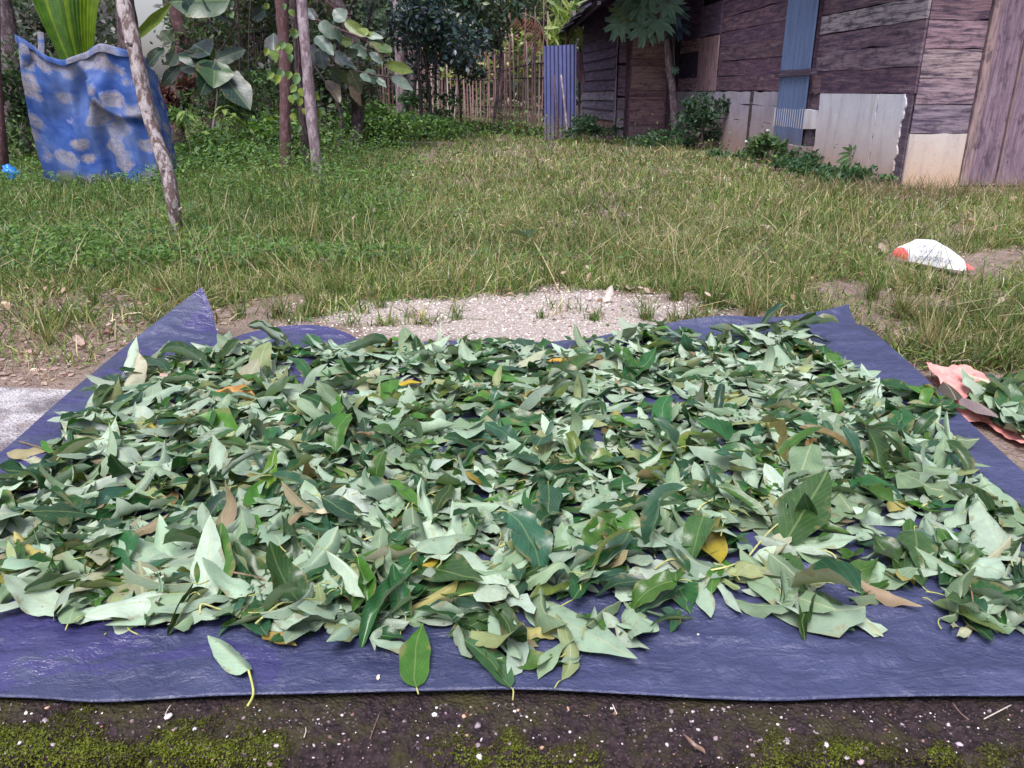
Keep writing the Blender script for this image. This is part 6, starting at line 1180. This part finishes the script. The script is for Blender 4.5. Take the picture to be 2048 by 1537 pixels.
# thicket behind: trees with crowns low and high; a gap to the sky is left at the upper left
BG_TREES = []
cols_ = [[(.05, .075, .055), (.085, .11, .075), (.11, .095, .10)], [(.035, .065, .045), (.065, .11, .055), (.07, .065, .075)], [(.09, .13, .04), (.05, .09, .04), (.14, .18, .05)], [(.13, .14, .13), (.09, .11, .10), (.16, .14, .16)]]  # last palette is greyed so the leaf colour carries distance haze
k_ = 0
for (px, D, zc, rx, rz, ci, what) in [(-60, 22, 2.0, 2.2, 2.2, 3, 'tree behind the left side of the cloth, its leaves greyed to suggest haze'), (40, 30, 3.0, 2.6, 3.0, 3, 'far tree behind the palm fan, its leaves greyed to suggest haze'), (130, 26, 2.4, 1.4, 2.4, 1, 'dark tree right behind the palm fan'), (300, 34, .6, 3.0, .9, 3, 'low pale thicket tree under the gap of sky'), (425, 24, 3.6, .9, 2.2, 1, 'dark narrow tree right of the gap of sky'), (500, 22, 2.6, 1.6, 2.6, 1, 'dark tree behind the large leaved sapling'), (590, 24, 2.8, 2.2, 2.8, 1, 'dark tree behind the pair of trunks'), (690, 26, 3.0, 2.4, 3.0, 1, 'dark tree behind the broad leaved branch'), (800, 29, 3.0, 2.6, 3.0, 1, 'dark tree behind the left half of the fence'), (900, 30, 3.8, 2.4, 2.6, 1, 'dark high tree behind the middle of the fence'), (1000, 27, 4.4, 2.6, 1.8, 2, 'green tree over the right half of the fence'), (1090, 30, 3.8, 2.0, 2.2, 3, 'pale green tree beside the shed roof'), (1180, 34, 3.4, 3.0, 2.8, 2, 'bright green tree behind the shed'), (1300, 36, 4.0, 4.0, 3.4, 1, 'tree standing behind the wooden house'), (-250, 24, 3.0, 3.0, 3.0, 1, 'dark tree outside the left side of the yard')]:
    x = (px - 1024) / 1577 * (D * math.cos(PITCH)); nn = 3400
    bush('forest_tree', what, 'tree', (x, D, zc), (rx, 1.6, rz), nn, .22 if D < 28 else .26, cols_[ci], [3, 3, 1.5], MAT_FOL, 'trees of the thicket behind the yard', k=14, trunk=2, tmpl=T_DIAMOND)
bush('forest_tree', 'leafy mass coloured near black for the deep shade behind the left half of the fence', 'tree', (-3.6, 29.5, 1.6), (4.2, .8, 1.8), 9000, .2, [(.012, .018, .03), (.02, .03, .035)], [3, 2], MAT_FOL, 'trees of the thicket behind the yard', k=26, trunk=2, tmpl=T_DIAMOND)  # deep shade behind the fence is put into these near black leaf colours
# the far wood closes the view; it dips where the sky shows
n = 26000; x = U(-46, 20, n); D = U(38, 60, n); pxx = 1024 + 1577 * x / (D * math.cos(PITCH)); top = np.where((pxx > 262) & (pxx < 350), .2 + 1.3 * np.abs(vnoise(x * .8, D * .2)), 9.5) ; z = U(0, 1, n) ** .8 * top
top2 = 1.0 + D * .055
z = np.where((pxx > 268) & (pxx < 345), np.minimum(z, top2 * .9), z)
o = cloud('far_wood', np.stack([x, D, z], 1), U(.4, .9, n), pick_cols([(.05, .07, .05), (.09, .115, .08), (.12, .12, .12)], [3, 3, 1.5], n), MAT_FOL, aspect=.6); tag(o, 'far wood closing the view behind the yard', kind='stuff')
# creeper tangle with hanging dry vines, centre left
n = 15000; x = U(-5.9, -2.9, n); y = U(14.8, 16.6, n); z = U(0, 1, n) ** .8 * 3.6; k = vnoise(x * 2.2, z * 1.1 + y) > -.35; P = np.stack([x, y, z], 1)[k]
pxp, pyp = to_px(P); P = P[(pxp > 352) | (P[:, 2] < 1.05)]
o = cloud('creeper_tangle', P, U(.05, .13, len(P)), pick_cols([(.06, .085, .045), (.09, .12, .035), (.13, .085, .09), (.07, .05, .06), (.17, .12, .11)], [3, 2, 3, 3, 1], len(P)), MAT_FOL, tmpl=T_LEAF, aspect=.4, droop=.9); tag(o, 'tangle of creepers and dead leaves hanging behind the large leaved sapling', kind='stuff')
for i in range(26):
    px = U(372, 560); D = U(14.0, 15.2); a = at_y(px, -60, D); b = at_y(px + U(-14, 14), U(120, 240), D + .1); m_ = (a + b) / 2 + [U(-.08, .08), 0, 0]
    branch('hanging_vine', [a, m_, b], U(.006, .014), .006, MAT_STEM, None, 10, 5, cols=np.array([(.12, .08, .09), (.07, .05, .055), (.17, .13, .12)][rng.choice(3)]), origin=b)
    o = bpy.context.scene.collection.objects[-1]; tag(o, 'thin dry vine hanging in the creeper tangle behind the sapling', 'vine', 'dry vines hanging in the tangle')
# red-brown dead fern, young weeds with palmate leaves, at the right of the cloth
bush('dead_fern', 'red brown dead foliage clump low behind the cloth, left of the sapling', 'plant', tuple(at_y(362, 195, 12.8)), (.38, .3, .26), 500, .12, [(.085, .025, .03), (.055, .02, .025), (.12, .06, .05)], [3, 2, 2], MAT_FOL, trunk=1, k=6)
bush('undergrowth_bush', 'leafy green bush at the foot of the sapling', 'bush', tuple(at_y(420, 275, 11.6)), (1.0, .5, .32), 1500, .10, GR, [3, 2, 3, 1], k=10, trunk=False)
bush('undergrowth_bush', 'dark green bush at the left of the pair of trunks', 'bush', tuple(at_y(510, 225, 12.6)), (.8, .5, .55), 1700, .10, [(.04, .085, .04), (.06, .12, .04), (.10, .17, .05)], [3, 3, 1], k=10, trunk=False)
bush('undergrowth_bush', 'dark weedy bush behind the left side of the cloth', 'bush', tuple(at_y(15, 215, 12.2)), (.9, .5, .8), 2200, .10, [(.035, .07, .035), (.06, .11, .04)], [3, 2], k=10, trunk=False)
bush('undergrowth_bush', 'mid green mound of weeds right of the two trunks', 'bush', tuple(at_y(700, 262, 15.0)), (1.5, .8, .32), 3200, .10, GR, [3, 2, 3, 1], k=14, trunk=False)
bush('undergrowth_bush', 'mound of weeds before the left end of the fence', 'bush', tuple(at_y(810, 252, 17.0)), (1.3, .8, .30), 2800, .11, GR, [3, 2, 3, 1], k=12, trunk=False)
bush('undergrowth_bush', 'small leafy bush against the fence left of its middle', 'bush', tuple(at_y(852, 212, 18.6)), (.55, .4, .35), 1100, .10, [(.04, .09, .05), (.08, .16, .06)], [3, 2], k=7, trunk=False)
bush('undergrowth_bush', 'low dark weeds at the foot of the standing blue sheet', 'bush', tuple(at_y(1175, 262, 17.6)), (.55, .3, .2), 900, .09, [(.03, .07, .04), (.05, .1, .05)], [3, 2], k=7, trunk=False)
bush('undergrowth_bush', 'weeds along the foot of the fence left of the standing blue sheet', 'bush', tuple(at_y(1010, 268, 19.2)), (1.6, .4, .22), 1800, .10, [(.05, .1, .04), (.1, .12, .05), (.14, .08, .06)], [3, 2, 1], k=12, trunk=False)
for (px, py, D, lb) in ((448, 212, 11.2, 'young yellow green seedling with drooping leaves, left of the pair of trunks'), (370, 222, 11.2, 'pale seedling with narrow leaves beside the right edge of the cloth'), (470, 232, 11.4, 'seedling with pale oval leaves nearest the pair of trunks')):
    c = at_y(px, py, D); e = empty('seedling', (c[0], c[1], 0), lb, 'plant', 'seedlings by the cloth'); branch('stem', [np.array([c[0], c[1], 0]), c], .007, .004, MAT_STEM, e, 5, 5, cols=(.2, .2, .1))
    for k in range(7): a = U(0, 6.28); big_leaf(e, c - [0, 0, .05 * (k // 3)], a, U(-.3, .5), U(.16, .24), .36, (.15, .24, .05), (.22, .3, .12), bend=-1.0)
# light trees and a fallen brown frond beyond the fence
lite = [(.20, .27, .07), (.30, .36, .14), (.12, .2, .06)]
bush('banana_clump', 'bright green long leaved clump between the blue sheet and the shed', 'plant', tuple(at_y(1150, 75, 23.5)), (.8, .5, 1.1), 420, .55, lite, [3, 3, 2], k=6, aspect=.16, trunk=2, flat=1.0)
bush('bright_bush', 'bright yellow green bush showing through the fence', 'bush', tuple(at_y(1000, 130, 24.0)), (1.2, .6, .9), 700, .2, lite + [(.2, .12, .1)], [3, 3, 2, 2], k=12, trunk=False)
fr_ = empty('dry_frond', tuple(at_y(1068, 60, 20.4)), 'brown dry palm frond hanging over the fence beside the blue sheet', 'frond')
P = spline([at_y(1040, 25, 20.4), at_y(1075, 42, 20.4), at_y(1092, 82, 20.4)], 16); v, f = tube(P, .018, 6); mesh_np('midrib', v, f, MAT_STEM, fr_, cols=(.24, .15, .12))
for i, p in enumerate(P):
    for s in (-1, 1):
        e_ = p + np.array([s * .20 - .15, 0, -.42]) * U(.8, 1.1); wv = np.array([.03, 0, .01]); mesh_np('leaflet', np.array([p, p * .5 + e_ * .5 + wv, e_, p * .5 + e_ * .5 - wv]), [(0, 1, 2, 3)], MAT_FOL, fr_, cols=np.array((.25, .13, .09)) * U(.7, 1.3))
# papaya against the shed door
pap = empty('papaya_tree', tuple(at_y(1345, 260, 17.6)), 'papaya tree with lobed leaves in front of the shed door', 'tree')
q0 = at_y(1352, 268, 17.6); q0[2] = -.05; branch('trunk', [q0, at_y(1346, 190, 17.6), at_y(1338, 130, 17.6), at_y(1334, 80, 17.6), at_y(1334, 20, 17.6), at_y(1330, -60, 17.6)], .085, .055, MAT_BARK_G, pap, 24, 10, .08)
def papaya_leaf(cpx, cpy, D, r, c, rot=0., tilt=.5):
    ctr = at_y(cpx, cpy, D); lob = 7; V = [[0, 0, 0]]; n_ = lob * 8
    for i in range(n_ + 1):
        a = -2.6 + 5.2 * i / n_; ph_ = (i / n_ * lob) % 1.0; rad_ = r * (.52 + .48 * abs(math.sin(math.pi * ph_)) ** .9) * (1 - .10 * abs(a)) * (1 + .13 * math.sin(i * 2.4)); V.append([math.sin(a) * rad_, -math.cos(a) * rad_, -.25 * rad_ * rad_ / r])
    V = np.array(V); R_ = np.array(Matrix.Rotation(rot, 3, 'Y') @ Matrix.Rotation(math.pi / 2 - tilt, 3, 'X')); V = V @ R_.T + ctr
    mesh_np('leaf', V, [(0, i, i + 1) for i in range(1, n_ + 1)], MAT_FOL, pap, cols=np.array(c) * U(.85, 1.15))
    v, f = tube(spline([at_y(1334, -10, 17.6), (at_y(1334, -20, 17.6) + ctr) / 2 + [0, 0, .1], ctr], 7), .008, 5); mesh_np('leaf_stalk', v, f, MAT_STEM, pap, cols=(.16, .14, .16), smooth=True)
PC = (.13, .23, .17)
for a in ((1245, 28, 17.0, .34, (.13, .2, .10), .5, .4), (1285, 12, 17.0, .40, PC, .1, .6), (1290, 52, 16.9, .42, PC, .2, .5), (1240, 48, 16.9, .36, PC, .5, .5), (1318, 40, 16.8, .42, PC, -.1, .6), (1345, 20, 17.0, .42, (.06, .10, .13), -.3, .8), (1338, 8, 16.9, .36, PC, -.3, .5), (1258, -8, 17.1, .4, PC, .3, .5), (1352, 52, 17.2, .36, (.04, .07, .11), -.2, .9), (1306, -15, 17, .4, PC, 0, .5)): papaya_leaf(*a)
papaya_leaf(1350, 138, 17.4, .12, PC)
# shrubs and plants along the house wall
bush('wall_shrub', 'large dark leaved shrub against the far plinth of the house', 'shrub', tuple(at_y(1385, 245, 15.6)), (.5, .4, .42), 1300, .085, [(.022, .055, .035), (.035, .085, .045), (.06, .11, .06)], [3, 3, 1], k=12, trunk=2)
bush('wall_shrub', 'smaller round leaved shrub climbing the plinth left of the dark joint', 'shrub', tuple(at_y(1412, 212, 15.2)), (.35, .2, .32), 420, .11, [(.03, .065, .04), (.05, .09, .05)], [3, 2], k=5, trunk=1)
bush('wall_shrub', 'small flowering shrub at the foot of the strapped blue sheet', 'shrub', tuple(at_y(1525, 292, 12.3)), (.26, .22, .20), 500, .10, [(.07, .14, .06), (.11, .18, .07)], [3, 2], k=6, trunk=1)
fl_e = None
for (px, py, lb) in ((1492, 286, 'round white flower at the left of the flowering shrub'), (1535, 264, 'round white flower on top of the flowering shrub')):
    p = at_y(px, py, 12.2); e = empty('flower', tuple(p), lb, 'flower', 'white flowers by the house')
    for k in range(8): V, UVm, Fc = leaf_geo(.045, .03, nu=3, nv=4, fold=.1); mesh_np('petal', leaf_world(V, k * .785, 1.0 if k % 2 else .4, 0, p), [Fc], MAT_STONE, e, cols=(.85, .84, .85))
    branch('stem', [np.array([p[0], p[1], 0]), p], .004, .003, MAT_STEM, e, 4, 5, cols=(.1, .15, .05))
ml = empty('mango_seedling', tuple(at_y(1698, 345, 10.3)), 'young plant with long drooping leaves before the pale plaster', 'plant'); c = at_y(1700, 318, 10.3); q0 = at_y(1690, 348, 10.3); q0[2] = 0
branch('stem', [q0, at_y(1692, 335, 10.3), c, at_y(1706, 300, 10.3)], .010, .005, MAT_STEM, ml, 8, 6, cols=(.22, .15, .12))
for (b, t) in [((1700, 312), (1672, 325)), ((1700, 308), (1676, 308)), ((1704, 304), (1684, 295)), ((1706, 300), (1716, 286)), ((1706, 302), (1728, 308)), ((1702, 312), (1728, 316)), ((1704, 312), (1722, 330)), ((1700, 316), (1676, 338)), ((1702, 318), (1712, 342)), ((1704, 306), (1698, 288)), ((1706, 308), (1722, 298)), ((1700, 320), (1686, 340)), ((1708, 326), (1728, 340))]: seen_leaf(ml, b, t, 10.3 + rng.normal(0, .05), .30, (.06, .12, .045), (.12, .17, .07), fold=.4)
for (px, py, D, rx, rz, n_, lb) in ((1560, 345, 11.2, .35, .10, 700, 'low weeds below the strapped blue sheet'), (1625, 372, 10.0, .33, .12, 800, 'low green weeds in front of the footing'), (1700, 385, 9.3, .42, .14, 1100, 'leafy low weeds in front of the pale plaster'), (1470, 318, 12.8, .5, .12, 800, 'low weeds at the foot of the far plinth'), (1310, 285, 15.5, .9, .16, 1200, 'dark low weeds in front of the shed door'), (1585, 330, 11.6, .3, .14, 500, 'weedy clump right of the flowering shrub')):
    bush('low_weeds', lb, 'weeds', tuple(np.array(at_y(px, py, D)) * [1, 1, 0] + [0, 0, rz * .6]), (rx, .25, rz), n_, .065, [(.03, .08, .04), (.05, .12, .05), (.09, .17, .06)], [3, 3, 1], k=8, trunk=False)
blades('wall_grass', 2600, (372, 402), (1560, 2200), lambda x, y: .26 + 0 * x, lambda x, y: .006 + 0 * x, lambda x, y, n: pick_cols([(.30, .22, .17), (.10, .12, .05), (.22, .19, .10)], [3, 3, 2], n), None, lambda x, y, px, py: .8 * (y < 9.02), label='taller dry grass along the foot of the house')
